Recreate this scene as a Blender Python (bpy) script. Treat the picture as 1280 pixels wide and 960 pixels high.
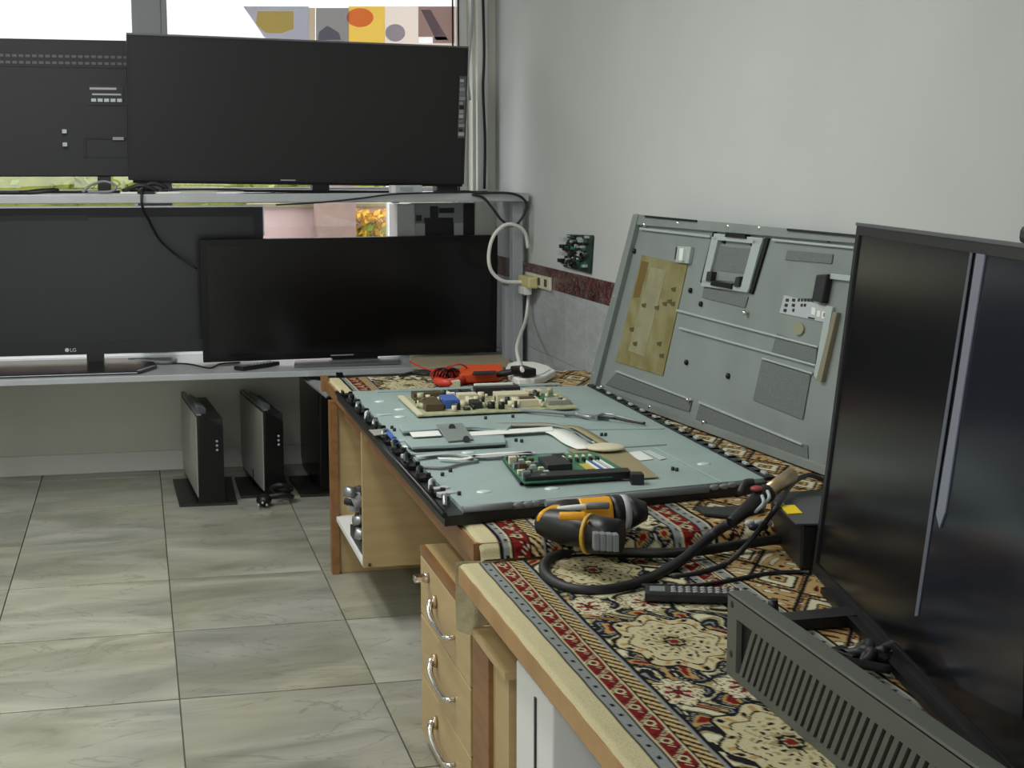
import bpy, bmesh, math, random
import numpy as np
from mathutils import Vector, Matrix
random.seed(7)
for o in list(bpy.data.objects): bpy.data.objects.remove(o)
scene = bpy.context.scene
COL = scene.collection
R = math.radians

# ---------------------------------------------------------------- camera
FPX = 1910.0; CAMH = 1.5
PITCH = math.atan(268/FPX); YAW = math.atan(473/math.hypot(FPX, 268))
cam_d = bpy.data.cameras.new('camera'); cam = bpy.data.objects.new('camera', cam_d)
COL.objects.link(cam); scene.camera = cam
cam_d.sensor_width = 36; cam_d.lens = FPX/1280*36; cam_d.clip_start = .05; cam_d.clip_end = 200
cam.location = (0, 0, CAMH); cam.rotation_euler = (R(90)-PITCH, 0, -YAW)

# ---------------------------------------------------------------- world, exposure
w = bpy.data.worlds.new('world'); scene.world = w; w.use_nodes = True
bgn = w.node_tree.nodes['Background']; bgn.inputs[0].default_value = (.93, .97, 1, 1); bgn.inputs[1].default_value = 3.0
vs = scene.view_settings
vs.view_transform = 'Standard'; vs.look = 'None'; vs.gamma = 1; vs.use_curve_mapping = False; vs.exposure = -0.28
LAMP_POWER = 40

# ---------------------------------------------------------------- pixel -> world
Fw = Vector((math.sin(YAW)*math.cos(PITCH), math.cos(YAW)*math.cos(PITCH), -math.sin(PITCH)))
Rt = Vector((math.cos(YAW), -math.sin(YAW), 0)); Up = Rt.cross(Fw); CAM = Vector((0, 0, CAMH))
def ray(x, y): return Fw*FPX + Rt*(x-640) - Up*(y-480)
def pz(x, y, z): d = ray(x, y); return CAM + d*((z-CAMH)/d.z)
def py_(x, y, Y): d = ray(x, y); return CAM + d*(Y/d.y)
def px_(x, y, X): d = ray(x, y); return CAM + d*(X/d.x)

# ---------------------------------------------------------------- materials
def lin(c):
    return tuple(((v/255)/12.92 if v/255 <= .04045 else ((v/255+.055)/1.055)**2.4) for v in c) + (1,)
MATS = {}
def mat(name, rgb, rough=.5, metal=0, var=0, vscale=8, bump=0, bscale=200, spec=.5, rgb2=None, stretch=None, emit=None):
    if name in MATS: return MATS[name]
    m = bpy.data.materials.new(name); m.use_nodes = True; MATS[name] = m
    nt = m.node_tree; b = nt.nodes['Principled BSDF']
    b.inputs['Base Color'].default_value = lin(rgb); b.inputs['Roughness'].default_value = rough
    b.inputs['Metallic'].default_value = metal; b.inputs['Specular IOR Level'].default_value = spec
    tc = nt.nodes.new('ShaderNodeTexCoord'); src = tc.outputs['Object']
    if stretch:
        mp = nt.nodes.new('ShaderNodeMapping'); mp.inputs['Scale'].default_value = stretch
        nt.links.new(src, mp.inputs[0]); src = mp.outputs[0]
    if var or rgb2:
        n = nt.nodes.new('ShaderNodeTexNoise'); n.inputs['Scale'].default_value = vscale; n.inputs['Detail'].default_value = 6
        nt.links.new(src, n.inputs['Vector'])
        cr = nt.nodes.new('ShaderNodeValToRGB')
        c2 = rgb2 or tuple(max(0, v*(1-var)) for v in rgb)
        cr.color_ramp.elements[0].color = lin(c2); cr.color_ramp.elements[1].color = lin(rgb)
        cr.color_ramp.elements[0].position = .35; cr.color_ramp.elements[1].position = .65
        nt.links.new(n.outputs[0], cr.inputs[0]); nt.links.new(cr.outputs[0], b.inputs['Base Color'])
    if bump:
        n2 = nt.nodes.new('ShaderNodeTexNoise'); n2.inputs['Scale'].default_value = bscale; n2.inputs['Detail'].default_value = 3
        nt.links.new(src, n2.inputs['Vector'])
        bp = nt.nodes.new('ShaderNodeBump'); bp.inputs['Strength'].default_value = bump; bp.inputs['Distance'].default_value = .004
        nt.links.new(n2.outputs[0], bp.inputs['Height']); nt.links.new(bp.outputs[0], b.inputs['Normal'])
    if emit:
        b.inputs['Emission Color'].default_value = lin(rgb); b.inputs['Emission Strength'].default_value = emit
    return m

def tile_mat(name, c1, c2, vein, scale, stretch, rough, veinw=.06, tone=(.94, 1.04)):
    m = bpy.data.materials.new(name); m.use_nodes = True; nt = m.node_tree; b = nt.nodes['Principled BSDF']
    b.inputs['Roughness'].default_value = rough
    tc = nt.nodes.new('ShaderNodeTexCoord'); oi = nt.nodes.new('ShaderNodeObjectInfo')
    ml = nt.nodes.new('ShaderNodeMath'); ml.operation = 'MULTIPLY'; ml.inputs[1].default_value = 57
    nt.links.new(oi.outputs['Random'], ml.inputs[0])
    ad = nt.nodes.new('ShaderNodeVectorMath'); ad.operation = 'ADD'
    nt.links.new(tc.outputs['Object'], ad.inputs[0]); nt.links.new(ml.outputs[0], ad.inputs[1])
    mp = nt.nodes.new('ShaderNodeMapping'); mp.inputs['Scale'].default_value = stretch
    nt.links.new(ad.outputs[0], mp.inputs[0])
    n = nt.nodes.new('ShaderNodeTexNoise'); n.inputs['Scale'].default_value = scale; n.inputs['Detail'].default_value = 8
    n.inputs['Distortion'].default_value = 1.2; nt.links.new(mp.outputs[0], n.inputs['Vector'])
    cr = nt.nodes.new('ShaderNodeValToRGB'); cr.color_ramp.elements[0].color = lin(c1); cr.color_ramp.elements[1].color = lin(c2)
    cr.color_ramp.elements[0].position = .3; cr.color_ramp.elements[1].position = .7
    nt.links.new(n.outputs[0], cr.inputs[0])
    n2 = nt.nodes.new('ShaderNodeTexNoise'); n2.inputs['Scale'].default_value = scale*.8; n2.inputs['Detail'].default_value = 5
    n2.inputs['Distortion'].default_value = 2.5; nt.links.new(mp.outputs[0], n2.inputs['Vector'])
    sb = nt.nodes.new('ShaderNodeMath'); sb.operation = 'SUBTRACT'; sb.inputs[1].default_value = .5
    nt.links.new(n2.outputs[0], sb.inputs[0])
    ab = nt.nodes.new('ShaderNodeMath'); ab.operation = 'ABSOLUTE'; nt.links.new(sb.outputs[0], ab.inputs[0])
    vr = nt.nodes.new('ShaderNodeMapRange'); vr.inputs[1].default_value = 0; vr.inputs[2].default_value = veinw
    vr.inputs[3].default_value = .55; vr.inputs[4].default_value = 0; nt.links.new(ab.outputs[0], vr.inputs[0])
    mx = nt.nodes.new('ShaderNodeMix'); mx.data_type = 'RGBA'
    nt.links.new(vr.outputs[0], mx.inputs[0]); nt.links.new(cr.outputs[0], mx.inputs[6]); mx.inputs[7].default_value = lin(vein)
    hv = nt.nodes.new('ShaderNodeHueSaturation'); vr2 = nt.nodes.new('ShaderNodeMapRange'); vr2.inputs[3].default_value = tone[0]; vr2.inputs[4].default_value = tone[1]
    nt.links.new(oi.outputs['Random'], vr2.inputs[0]); nt.links.new(vr2.outputs[0], hv.inputs['Value'])
    n3 = nt.nodes.new('ShaderNodeTexNoise'); n3.inputs['Scale'].default_value = scale*.9; nt.links.new(ad.outputs[0], n3.inputs['Vector'])
    vr3 = nt.nodes.new('ShaderNodeMapRange'); vr3.inputs[1].default_value = .35; vr3.inputs[2].default_value = .65; vr3.inputs[3].default_value = .6; vr3.inputs[4].default_value = 1.1
    nt.links.new(n3.outputs[0], vr3.inputs[0]); nt.links.new(vr3.outputs[0], hv.inputs['Saturation'])
    nt.links.new(mx.outputs[2], hv.inputs['Color']); nt.links.new(hv.outputs[0], b.inputs['Base Color'])
    MATS[name] = m
    return m

M_floor = tile_mat('floor_marble', (134, 134, 118), (180, 177, 159), (116, 116, 102), 1.7, (1.0, 2.2, 1), .30, .016, (.84, 1.05))
M_wtile = tile_mat('wainscot_tile', (168, 173, 175), (190, 194, 195), (158, 163, 166), 9, (1, .6, 2), .3, .05)
M_red = tile_mat('red_marble', (58, 26, 28), (104, 60, 58), (150, 120, 112), 16, (1, 1, 1), .25, .04)
M_grout = mat('grout', (112, 110, 98), .9)
M_wall = mat('wall_paint', (196, 199, 197), .75, var=.03, vscale=1.2, bump=.05, bscale=60)
M_wall2 = mat('wall_paint_cream', (226, 226, 214), .75, var=.05, vscale=1.5)
M_wallb = mat('under_window_paint', (214, 213, 198), .6, var=.05, vscale=1.5)
M_white = mat('white_plastic', (225, 226, 224), .4)
M_shelf = mat('shelf_grey', (172, 176, 178), .35, var=.05)
M_post = mat('post_grey', (156, 162, 166), .4)
M_black = mat('black_plastic', (20, 20, 21), .42)
M_black2 = mat('black_gloss', (10, 10, 11), .3, spec=.35)
M_dark = mat('dark_plastic_rear', (34, 35, 36), .55, bump=.08, bscale=300)
M_screen = mat('screen_matte', (26, 27, 26), .36)
M_screen2 = mat('screen_black', (7, 7, 8), .22)
M_screen3 = mat('screen_gloss', (12, 13, 17), .2, spec=.45)
M_screen4 = mat('screen_plasma', (18, 20, 20), .25, spec=.35)
M_silver = mat('silver_trim', (190, 192, 194), .3, .6)
M_chrome = mat('chrome', (215, 210, 205), .18, 1)
M_steel = mat('steel', (160, 165, 168), .35, .8)
M_plate = mat('chassis_plate', (168, 187, 183), .42, .25, var=.05, vscale=5)
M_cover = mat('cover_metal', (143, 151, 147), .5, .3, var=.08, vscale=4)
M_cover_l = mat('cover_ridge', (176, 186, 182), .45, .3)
M_mesh = mat('vent_mesh', (116, 121, 118), .7, .2, rgb2=(98, 103, 100), vscale=220)
M_foil = mat('yellowed_film', (138, 132, 94), .45, rgb2=(116, 106, 60), vscale=14)
M_wood = mat('veneer_beige', (182, 158, 112), .45, rgb2=(173, 148, 102), vscale=4, stretch=(1, 1, 8))
M_woodb = mat('veneer_edge', (140, 98, 54), .45, rgb2=(120, 82, 44), vscale=6, stretch=(6, 1, 6))
M_cream = mat('rug_cream', (196, 186, 148), .95, var=.1, vscale=40, bump=.5, bscale=260)
M_pcb = mat('pcb_green', (58, 128, 88), .4, rgb2=(38, 98, 66), vscale=60)
M_pcbd = mat('pcb_dark_green', (34, 62, 50), .45, rgb2=(22, 40, 34), vscale=50)
M_pcbp = mat('pcb_pale', (178, 182, 150), .5, rgb2=(150, 150, 112), vscale=40)
M_comp = mat('component_cream', (208, 200, 172), .5)
M_brown = mat('component_brown', (78, 62, 34), .5)
M_blue = mat('blue_tape', (64, 98, 168), .5)
M_tan = mat('tan_insulator', (152, 140, 104), .5, var=.06)
M_ribbon = mat('ribbon_grey', (150, 150, 138), .4)
M_paper = mat('paper_white', (222, 224, 216), .7)
M_orange = mat('orange_plastic', (214, 78, 28), .45)
M_redw = mat('red_wire', (176, 40, 32), .5)
M_yellow = mat('drill_yellow', (226, 158, 20), .45)
M_ytag = mat('yellow_tag', (244, 212, 0), .5)
M_rubber = mat('black_rubber', (24, 24, 25), .55)
M_cablew = mat('white_cable', (222, 222, 214), .5)
M_ivory = mat('ivory_plastic', (206, 196, 140), .5)
M_gbrk = mat('grey_bracket', (88, 90, 83), .6, bump=.1, bscale=300)
M_grey = mat('mid_grey', (120, 124, 126), .5)
M_lgrey = mat('light_grey', (176, 180, 182), .5)
M_buttons = mat('button_grey', (150, 152, 152), .5)
M_tan2 = mat('brass', (182, 160, 128), .35, .7)

# ---------------------------------------------------------------- builders
ORG = {}
class B:
    def __init__(s): s.bm = bmesh.new()
    def box(s, x0, x1, y0, y1, z0, z1, bev=0):
        vs = [s.bm.verts.new((x, y, z)) for x in (x0, x1) for y in (y0, y1) for z in (z0, z1)]
        fs = [s.bm.faces.new([vs[i] for i in f]) for f in ((0,1,3,2),(4,6,7,5),(0,4,5,1),(2,3,7,6),(0,2,6,4),(1,5,7,3))]
        if bev:
            es = {e for f in fs for e in f.edges}
            bmesh.ops.bevel(s.bm, geom=list(es), offset=bev, segments=2, affect='EDGES', profile=.5)
        return s
    def obox(s, c, ax, size):          # oriented box: centre, 3 axes, half sizes
        c = Vector(c); ax = [Vector(a).normalized() for a in ax]
        vs = [s.bm.verts.new(c+ax[0]*i*size[0]+ax[1]*j*size[1]+ax[2]*k*size[2]) for i in (-1,1) for j in (-1,1) for k in (-1,1)]
        for f in ((0,1,3,2),(4,6,7,5),(0,4,5,1),(2,3,7,6),(0,2,6,4),(1,5,7,3)): s.bm.faces.new([vs[i] for i in f])
        return s
    def prism(s, pts, vec):
        vec = Vector(vec); a = [s.bm.verts.new(Vector(p)) for p in pts]; b = [s.bm.verts.new(Vector(p)+vec) for p in pts]
        n = len(pts); s.bm.faces.new(a); s.bm.faces.new(b[::-1])
        for i in range(n): s.bm.faces.new((a[i], b[i], b[(i+1) % n], a[(i+1) % n]))
        return s
    def rings(s, rings, caps=True, closed=False):
        vr = [[s.bm.verts.new(p) for p in r] for r in rings]; n = len(vr[0])
        for i in range(len(vr)-(0 if closed else 1)):
            a, b = vr[i], vr[(i+1) % len(vr)]
            for k in range(n):
                f = s.bm.faces.new((a[k], a[(k+1) % n], b[(k+1) % n], b[k])); f.smooth = True
        if caps and not closed: s.bm.faces.new(vr[0][::-1]); s.bm.faces.new(vr[-1])
        return s
    def tube(s, pts, r, n=8, sub=6, rfun=None):
        pts = [Vector(p) for p in pts]
        P = []
        if sub > 1 and len(pts) > 2:
            e = [pts[0]*2-pts[1]]+pts+[pts[-1]*2-pts[-2]]
            for i in range(1, len(e)-2):
                for k in range(sub):
                    t = k/sub; p0, p1, p2, p3 = e[i-1:i+3]
                    P.append(.5*((2*p1)+(p2-p0)*t+(2*p0-5*p1+4*p2-p3)*t*t+(3*p1-p0-3*p2+p3)*t**3))
            P.append(pts[-1])
        else: P = pts
        rings = []; up = None
        for i, p in enumerate(P):
            t = (P[min(i+1, len(P)-1)]-P[max(i-1, 0)]).normalized()
            if up is None: up = t.orthogonal().normalized()
            up = (up-t*up.dot(t)); up = up.normalized() if up.length > 1e-6 else t.orthogonal().normalized()
            q = t.cross(up); rr = rfun(i/(len(P)-1)) if rfun else r
            rings.append([p+(up*math.cos(a)+q*math.sin(a))*rr for a in (2*math.pi*k/n for k in range(n))])
        return s.rings(rings)
    def ribbon(s, pts, wvec, th=.0015, sub=5):     # flat strip along points
        pts = [Vector(p) for p in pts]; wv = Vector(wvec); P = []
        e = [pts[0]*2-pts[1]]+pts+[pts[-1]*2-pts[-2]]
        for i in range(1, len(e)-2):
            for k in range(sub):
                t = k/sub; p0, p1, p2, p3 = e[i-1:i+3]
                P.append(.5*((2*p1)+(p2-p0)*t+(2*p0-5*p1+4*p2-p3)*t*t+(3*p1-p0-3*p2+p3)*t**3))
        P.append(pts[-1]); u = Vector((0, 0, th))
        return s.rings([[p-wv/2, p+wv/2, p+wv/2+u, p-wv/2+u] for p in P])
    def cyl(s, p0, p1, r, r2=None, n=16):
        p0, p1 = Vector(p0), Vector(p1); t = (p1-p0).normalized(); u = t.orthogonal().normalized(); q = t.cross(u)
        r2 = r if r2 is None else r2
        mk = lambda p, rr: [p+(u*math.cos(2*math.pi*k/n)+q*math.sin(2*math.pi*k/n))*rr for k in range(n)]
        return s.rings([mk(p0, r), mk(p1, r2)])
    def sphere(s, c, r, sc=(1,1,1), n=10):
        c = Vector(c); rg = []
        for i in range(1, n):
            th = math.pi*i/n
            rg.append([c+Vector((math.sin(th)*math.cos(a)*r*sc[0], math.sin(th)*math.sin(a)*r*sc[1], -math.cos(th)*r*sc[2])) for a in (2*math.pi*k/(2*n) for k in range(2*n))])
        return s.rings(rg)
    def grid(s, fn, nu, nv, smooth=True):
        vs = [[s.bm.verts.new(fn(i/nu, j/nv)) for j in range(nv+1)] for i in range(nu+1)]
        for i in range(nu):
            for j in range(nv):
                f = s.bm.faces.new((vs[i][j], vs[i+1][j], vs[i+1][j+1], vs[i][j+1])); f.smooth = smooth
        return s
    def build(s, name, m, parent=None, bev=0):
        if bev: bmesh.ops.bevel(s.bm, geom=list(s.bm.edges), offset=bev, segments=2, affect='EDGES', profile=.5)
        off = ORG.get(parent.name, Vector()) if parent else Vector()
        if off.length: bmesh.ops.translate(s.bm, verts=s.bm.verts, vec=-off)
        bmesh.ops.recalc_face_normals(s.bm, faces=s.bm.faces)
        me = bpy.data.meshes.new(name); s.bm.to_mesh(me); s.bm.free()
        me.materials.append(m)
        o = bpy.data.objects.new(name, me); COL.objects.link(o)
        if parent: o.parent = parent; ORG[o.name] = off
        return o
def tag(o, label, cat, group=None):
    o['label'] = label; o['category'] = cat
    if group: o['group'] = group
    return o
def struct(o): o['kind'] = 'structure'; return o
def thing(name, label, cat, loc=(0,0,0), rot=None, group=None, world=True):
    o = bpy.data.objects.new(name, None); COL.objects.link(o); o.location = loc; o.empty_display_size = .05
    if rot: o.rotation_euler = rot
    if world: ORG[o.name] = Vector(loc)
    return tag(o, label, cat, group)
def dup(src, parent, loc, name=None):     # linked copy of a part
    c = src.copy(); COL.objects.link(c); c.parent = parent; c.location = loc
    ORG[c.name] = ORG.get(parent.name, Vector())
    return c

XW = 1.82; YB = 7.78; ZC = 2.95
# ================================================================ ROOM
fl = struct(B().box(-4, 2.1, -4, 8.1, -.10, -.012).build('floor', M_grout))
cx, cy, x0, y0 = .565, .662, .078, 7.62
tb = None
for i in range(-5, 5):
    for j in range(-1, 13):
        xa, xb = x0+i*cx, min(x0+(i+1)*cx, XW); ya, yb = y0-j*cy-cy, min(y0-j*cy, YB)
        if xb-xa < .03 or yb-ya < .03: continue
        full = abs(xb-xa-cx) < 1e-4 and abs(yb-ya-cy) < 1e-4
        loc = ((xa+xb)/2, (ya+yb)/2, 0)
        if full and tb:
            dup(tb, fl, loc)
        else:
            hx, hy = (xb-xa)/2-.0020, (yb-ya)/2-.0042
            o = B().box(-hx, hx, -hy, hy, -.012, 0, .0012).build('tile', M_floor, fl); o.location = loc
            if full: tb = o
# right wall with wainscot tiles
wr = struct(B().box(XW, XW+.2, -4, 8.1, 0, ZC).build('wall_right', M_wall))
stripm = wm = None
yy = YB-.02
for k in range(22):
    ya, yb = yy-.335, yy
    loc = (XW-.003, (ya+yb)/2, 1.012)
    if stripm: dup(stripm, wr, loc)
    else:
        stripm = B().box(-.003, .003, -.1665, .1665, -.048, .048, .001).build('border_tile', M_red, wr); stripm.location = loc
    for r_ in range(3):
        z = .812-.305*r_
        if wm: dup(wm, wr, (XW-.002, (ya+yb)/2, z))
        else:
            wm = B().box(-.002, .002, -.1665, .1665, -.1515, .1515, .001).build('wall_tile', M_wtile, wr); wm.location = (XW-.002, (ya+yb)/2, z)
    yy -= .335
# back wall with window opening (sill depth to Y=8.02)
WX0, WX1, WZ0, WZ1 = -2.6, 1.70, .552, 2.62
wb = struct(B().box(-4, XW, YB, YB+.27, 0, WZ0-.002).build('wall_back', M_wallb))
B().box(-4, WX0, YB, YB+.27, WZ0, ZC).build('wall_pier', M_wall2, wb)
B().box(WX1, XW, YB, YB+.27, WZ0, ZC).build('wall_pier', M_wall2, wb)
B().box(WX0, WX1, YB, YB+.27, WZ1, ZC).build('lintel', M_wall2, wb)
struct(B().box(-4, XW-.01, YB-.012, YB, 0, .10, .002).build('baseboard_back', mat('baseboard_grey', (214, 215, 208), .4)))
struct(B().box(-4.2, -4, -4, 8.1, 0, ZC).build('wall_left', M_wall2))
struct(B().box(-4.2, 2.1, -4.2, 8.1, ZC, ZC+.1).build('ceiling', mat('ceiling_white', (225, 226, 224), .9)))
wf = struct(B().box(-4, -2.8, -4.2, -4, 0, ZC).box(1.2, XW, -4.2, -4, 0, ZC).box(-2.8, 1.2, -4.2, -4, 2.4, ZC).build('wall_front', M_wall2))
# window
win = thing('window_1', '', '', (0, 7.93, WZ0)); del win['label'], win['category']; struct(win)
YW = 7.93
f = B(); f.box(WX0, WX1, YW-.03, YW+.03, WZ1-.06, WZ1).box(WX0, WX0+.06, YW-.03, YW+.03, WZ0, WZ1-.06).box(WX1-.055, WX1, YW-.03, YW+.03, WZ0, WZ1-.06).box(WX0+.06, WX1-.055, YW-.03, YW+.03, WZ0, WZ0+.05)
f.build('window_frame', M_white, win, .004)
m1 = mat('mullion_grey', (150, 154, 156), .4)
B().box(.015, .155, YW-.035, YW+.035, WZ0+.05, WZ1-.06).box(.155, .185, YW-.028, YW+.028, WZ0+.05, WZ1-.06).build('mullion', m1, win, .003)
B().box(1.302, 1.335, YW-.035, YW+.035, WZ0+.05, 1.37).build('mullion', m1, win, .003)
B().box(.185, WX1-.055, YW-.033, YW+.033, 1.37, 1.41).build('transom', M_white, win, .003)
B().box(-1.35, -1.25, YW-.035, YW+.035, WZ0+.05, WZ1-.06).build('mullion', M_white, win, .003)
B().box(1.618, 1.626, YW-.034, YW-.03, WZ0+.05, WZ1-.06).box(1.648, 1.656, YW-.034, YW-.03, WZ0+.05, WZ1-.02).build('gasket', M_black, win)
gm = bpy.data.materials.new('window_glass'); gm.use_nodes = True; nt = gm.node_tree; nt.nodes.clear()
o_ = nt.nodes.new('ShaderNodeOutputMaterial'); mx = nt.nodes.new('ShaderNodeMixShader'); t_ = nt.nodes.new('ShaderNodeBsdfTransparent'); g_ = nt.nodes.new('ShaderNodeBsdfGlossy')
g_.inputs['Roughness'].default_value = .02; mx.inputs[0].default_value = .06
nt.links.new(t_.outputs[0], mx.inputs[1]); nt.links.new(g_.outputs[0], mx.inputs[2]); nt.links.new(mx.outputs[0], o_.inputs[0])
for a, b, c, d in ((WX0+.06, -1.35, WZ0+.05, WZ1-.06), (-1.25, .015, WZ0+.05, WZ1-.06), (.185, 1.302, WZ0+.05, 1.37), (1.335, WX1-.055, WZ0+.05, 1.37), (.185, WX1-.055, 1.41, WZ1-.06)):
    B().box(a, b, YW-.003, YW+.003, c, d).build('pane', gm, win)
# printed film on the upper part of the panes
def film(name, rgb):
    m = bpy.data.materials.new(name); m.use_nodes = True; nt = m.node_tree; b = nt.nodes['Principled BSDF']
    b.inputs['Base Color'].default_value = lin(rgb); b.inputs['Roughness'].default_value = .6
    t = nt.nodes.new('ShaderNodeBsdfTranslucent'); t.inputs[0].default_value = lin(rgb); ms = nt.nodes.new('ShaderNodeMixShader'); ms.inputs[0].default_value = .92
    nt.links.new(b.outputs[0], ms.inputs[1]); nt.links.new(t.outputs[0], ms.inputs[2]); nt.links.new(ms.outputs[0], nt.nodes['Material Output'].inputs[0])
    return m
fl_c = {k: film('film_'+k, v) for k, v in dict(pale=(240, 232, 226), grey=(200, 200, 206), dgrey=(186, 183, 183), yellow=(238, 218, 150), mauve=(192, 174, 170), tan=(214, 204, 190), over_yellow=(253, 238, 178), over_grey=(206, 206, 216), over_pink=(246, 196, 196), over_white=(252, 252, 252)).items()}
fy = YW-.012
fm = thing('window_film', 'printed window film with grey, yellow and pink shapes above the upper television', 'window film', (.9, fy, 2.15))
def fpoly(n, c, pts, k): B().prism([py_(x, y, fy-k*.0012) for x, y in pts], (0, .001, 0)).build(n, fl_c[c], fm)
fpoly('film_base', 'pale', [(481, 66), (523, 66), (523, 8), (481, 8)], 0)
fpoly('film_base', 'pale', [(568, 66), (577, 66), (577, 8), (568, 8)], 0)
fpoly('film_base', 'pale', [(523, 66), (568, 66), (568, 54), (523, 54)], 0)
circ = lambda cx, cy, rx, ry, a0=0, a1=360, n=18: [(cx+rx*math.cos(R(a0+(a1-a0)*i/n)), cy+ry*math.sin(R(a0+(a1-a0)*i/n))) for i in range(n)]
fpoly('shape', 'grey', [(304, 8), (318, 28), (330, 46), (362, 64), (386, 64), (386, 8)], 1)
fpoly('shape', 'over_yellow', [(322, 14), (320, 30), (332, 41), (352, 42), (367, 36), (367, 14)], 2)
fpoly('shape', 'tan', [(386, 10), (394, 10), (394, 62), (386, 62)], 2)
fpoly('shape', 'dgrey', [(395, 10), (436, 10), (436, 62), (395, 62)], 1)
fpoly('shape', 'over_grey', [(397, 50), (399, 40), (409, 32), (424, 41), (426, 50)], 2)
fpoly('shape', 'yellow', [(436, 8), (481, 8), (481, 60), (436, 60)], 1)
fpoly('shape', 'over_pink', circ(450, 22, 17, 12), 2)
fpoly('shape', 'over_grey', circ(494, 41, 12.5, 11), 2)
fpoly('shape', 'mauve', [(523, 8), (568, 8), (568, 46), (523, 46)], 1)
fpoly('shape', 'over_grey', [(526, 12), (538, 12), (560, 50), (545, 50)], 2)
fpoly('shape', 'over_white', [(523, 46.2), (540.8, 46.2), (540.8, 54), (523, 54)], 3)
fpoly('shape', 'mauve', [(541, 46.2), (568, 46), (568, 54), (541, 54)], 2)

# ================================================================ OUTSIDE
struct(B().box(-14, 16, 8.1, 40, -.2, -.02).build('street_ground', mat('asphalt', (130, 128, 124), .9, var=.1)))
M_leaf = mat('leaf_yellow_green', (150, 160, 60), .6, rgb2=(106, 124, 40), vscale=9)
M_pinkw = mat('pink_wall', (226, 196, 192), .8, var=.04)
lw = struct(B().box(-3, .80, 11, 11.2, 0, 1.10).box(.80, 1.95, 11, 11.2, 0, 1.235).build('garden_wall', M_pinkw))
B().box(.78, 1.97, 10.97, 11.23, 1.235, 1.26).build('coping', mat('coping_brown', (150, 140, 110), .8), lw)
pl = thing('gate_pillar', 'brown stone gate pillar outside the window between pink walls', 'pillar', (1.38, 10.8, 0))
B().box(1.235, 1.50, 10.7, 10.96, 0, 1.42).build('shaft', mat('pillar_brown', (172, 144, 132), .8, var=.1), pl)
B().box(1.215, 1.52, 10.68, 10.98, 1.42, 1.46).build('cap', mat('pillar_brown2', (150, 126, 114), .8), pl)
def leafclump(name, x0, x1, y0, y1, z0, z1, n, m, parent=None, s=.05):
    b = B()
    for _ in range(n):
        c = Vector((random.uniform(x0, x1), random.uniform(y0, y1), z0+(z1-z0)*random.random()**.8))
        a = Vector((random.gauss(0, 1), random.gauss(0, 1), random.gauss(0, 1))).normalized(); u = a.orthogonal().normalized()*s*random.uniform(.6, 1.2); v = a.cross(u)*.55
        b.bm.faces.new([b.bm.verts.new(p) for p in (c-u, c+v, c+u, c-v)])
    return b.build(name, m, parent)
for lab, xa, xb, zt in (('yellow green hedge beyond the window behind the left end of the upper shelf', -3, .05, 1.47), ('yellow green hedge beyond the window behind the pink wall and pillar', .12, 3.2, 1.45)):
    h = thing('hedge', lab, 'hedge', ((xa+xb)/2, 11.7, 0), group='hedges outside the window')
    leafclump('foliage', xa, xb, 11.4, 11.95, .2, zt, 2600, M_leaf, h)
    B().box(xa+.05, xb-.05, 11.5, 11.9, 0, zt-.02).build('leaf_core', mat('leaf_core', (158, 164, 66), .8, rgb2=(120, 130, 44), vscale=7), h)
fb = thing('flower_bush', 'low bush of yellow flowers beside the brown gate pillar outside', 'bush', (1.7, 10.85, 0))
leafclump('flowers', 1.52, 1.93, 10.72, 10.93, 1.0, 1.21, 300, mat('flower_yellow', (236, 190, 60), .6), fb, .035)
leafclump('leaves', 1.52, 1.93, 10.72, 10.93, .1, 1.12, 500, M_leaf, fb, .045)
gp_ = thing('gate_post', 'white post outside the window at the end of the pink wall', 'post', (1.77, 10.6, 0))
B().box(1.70, 1.745, 10.55, 10.62, 0, 2.1).build('shaft', M_white, gp_); B().box(1.69, 1.755, 10.54, 10.63, 2.1, 2.13).build('cap', M_white, gp_)
hb = thing('street_building', 'pale building across the street beyond the window', 'building', (1, 24, 0))
B().box(-9, 12, 24, 28, 0, 7).build('wall', mat('facade_pale', (228, 224, 218), .8), hb)
for k in range(8): 
    wq = B().box(-8+2.5*k, -6.9+2.5*k, 23.95, 24.02, .9, 2.3).build('window', mat('far_pane', (120, 130, 140), .2), hb)

# ================================================================ CEILING LAMPS
for lab, lx, ly, lp in (('long fluorescent ceiling lamp above the desks', -.1, 4.0, 1.0), ('long fluorescent ceiling lamp above the camera end of the shop', -.9, 1.0, .75), ('long fluorescent ceiling lamp in front of the window shelves', -.7, 5.5, 1.1), ('long fluorescent ceiling lamp on the left side of the shop', -2.6, 3.4, 1.0)):
    l = thing('ceiling_lamp', lab, 'lamp', (lx, ly, ZC), group='ceiling lamps')  # shelf and left lamps are added to brighten the dim far end
    B().box(lx-.15, lx+.15, ly-.65, ly+.65, ZC-.06, ZC-.002, .005).build('housing', M_white, l)
    for s_ in (-.07, .07):
        B().cyl((lx+s_, ly-.6, ZC-.085), (lx+s_, ly+.6, ZC-.085), .013).build('tube', mat('lamp_tube', (255, 252, 244), .4, emit=6), l)
    ld = bpy.data.lights.new('lamp_light', 'AREA'); ld.shape = 'RECTANGLE'; ld.size = .3; ld.size_y = 1.3; ld.energy = LAMP_POWER*lp; ld.color = (.98, 1, .985)
    lo = bpy.data.objects.new('lamp_light', ld); COL.objects.link(lo); lo.location = (0, 0, -.12); lo.parent = l

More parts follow.
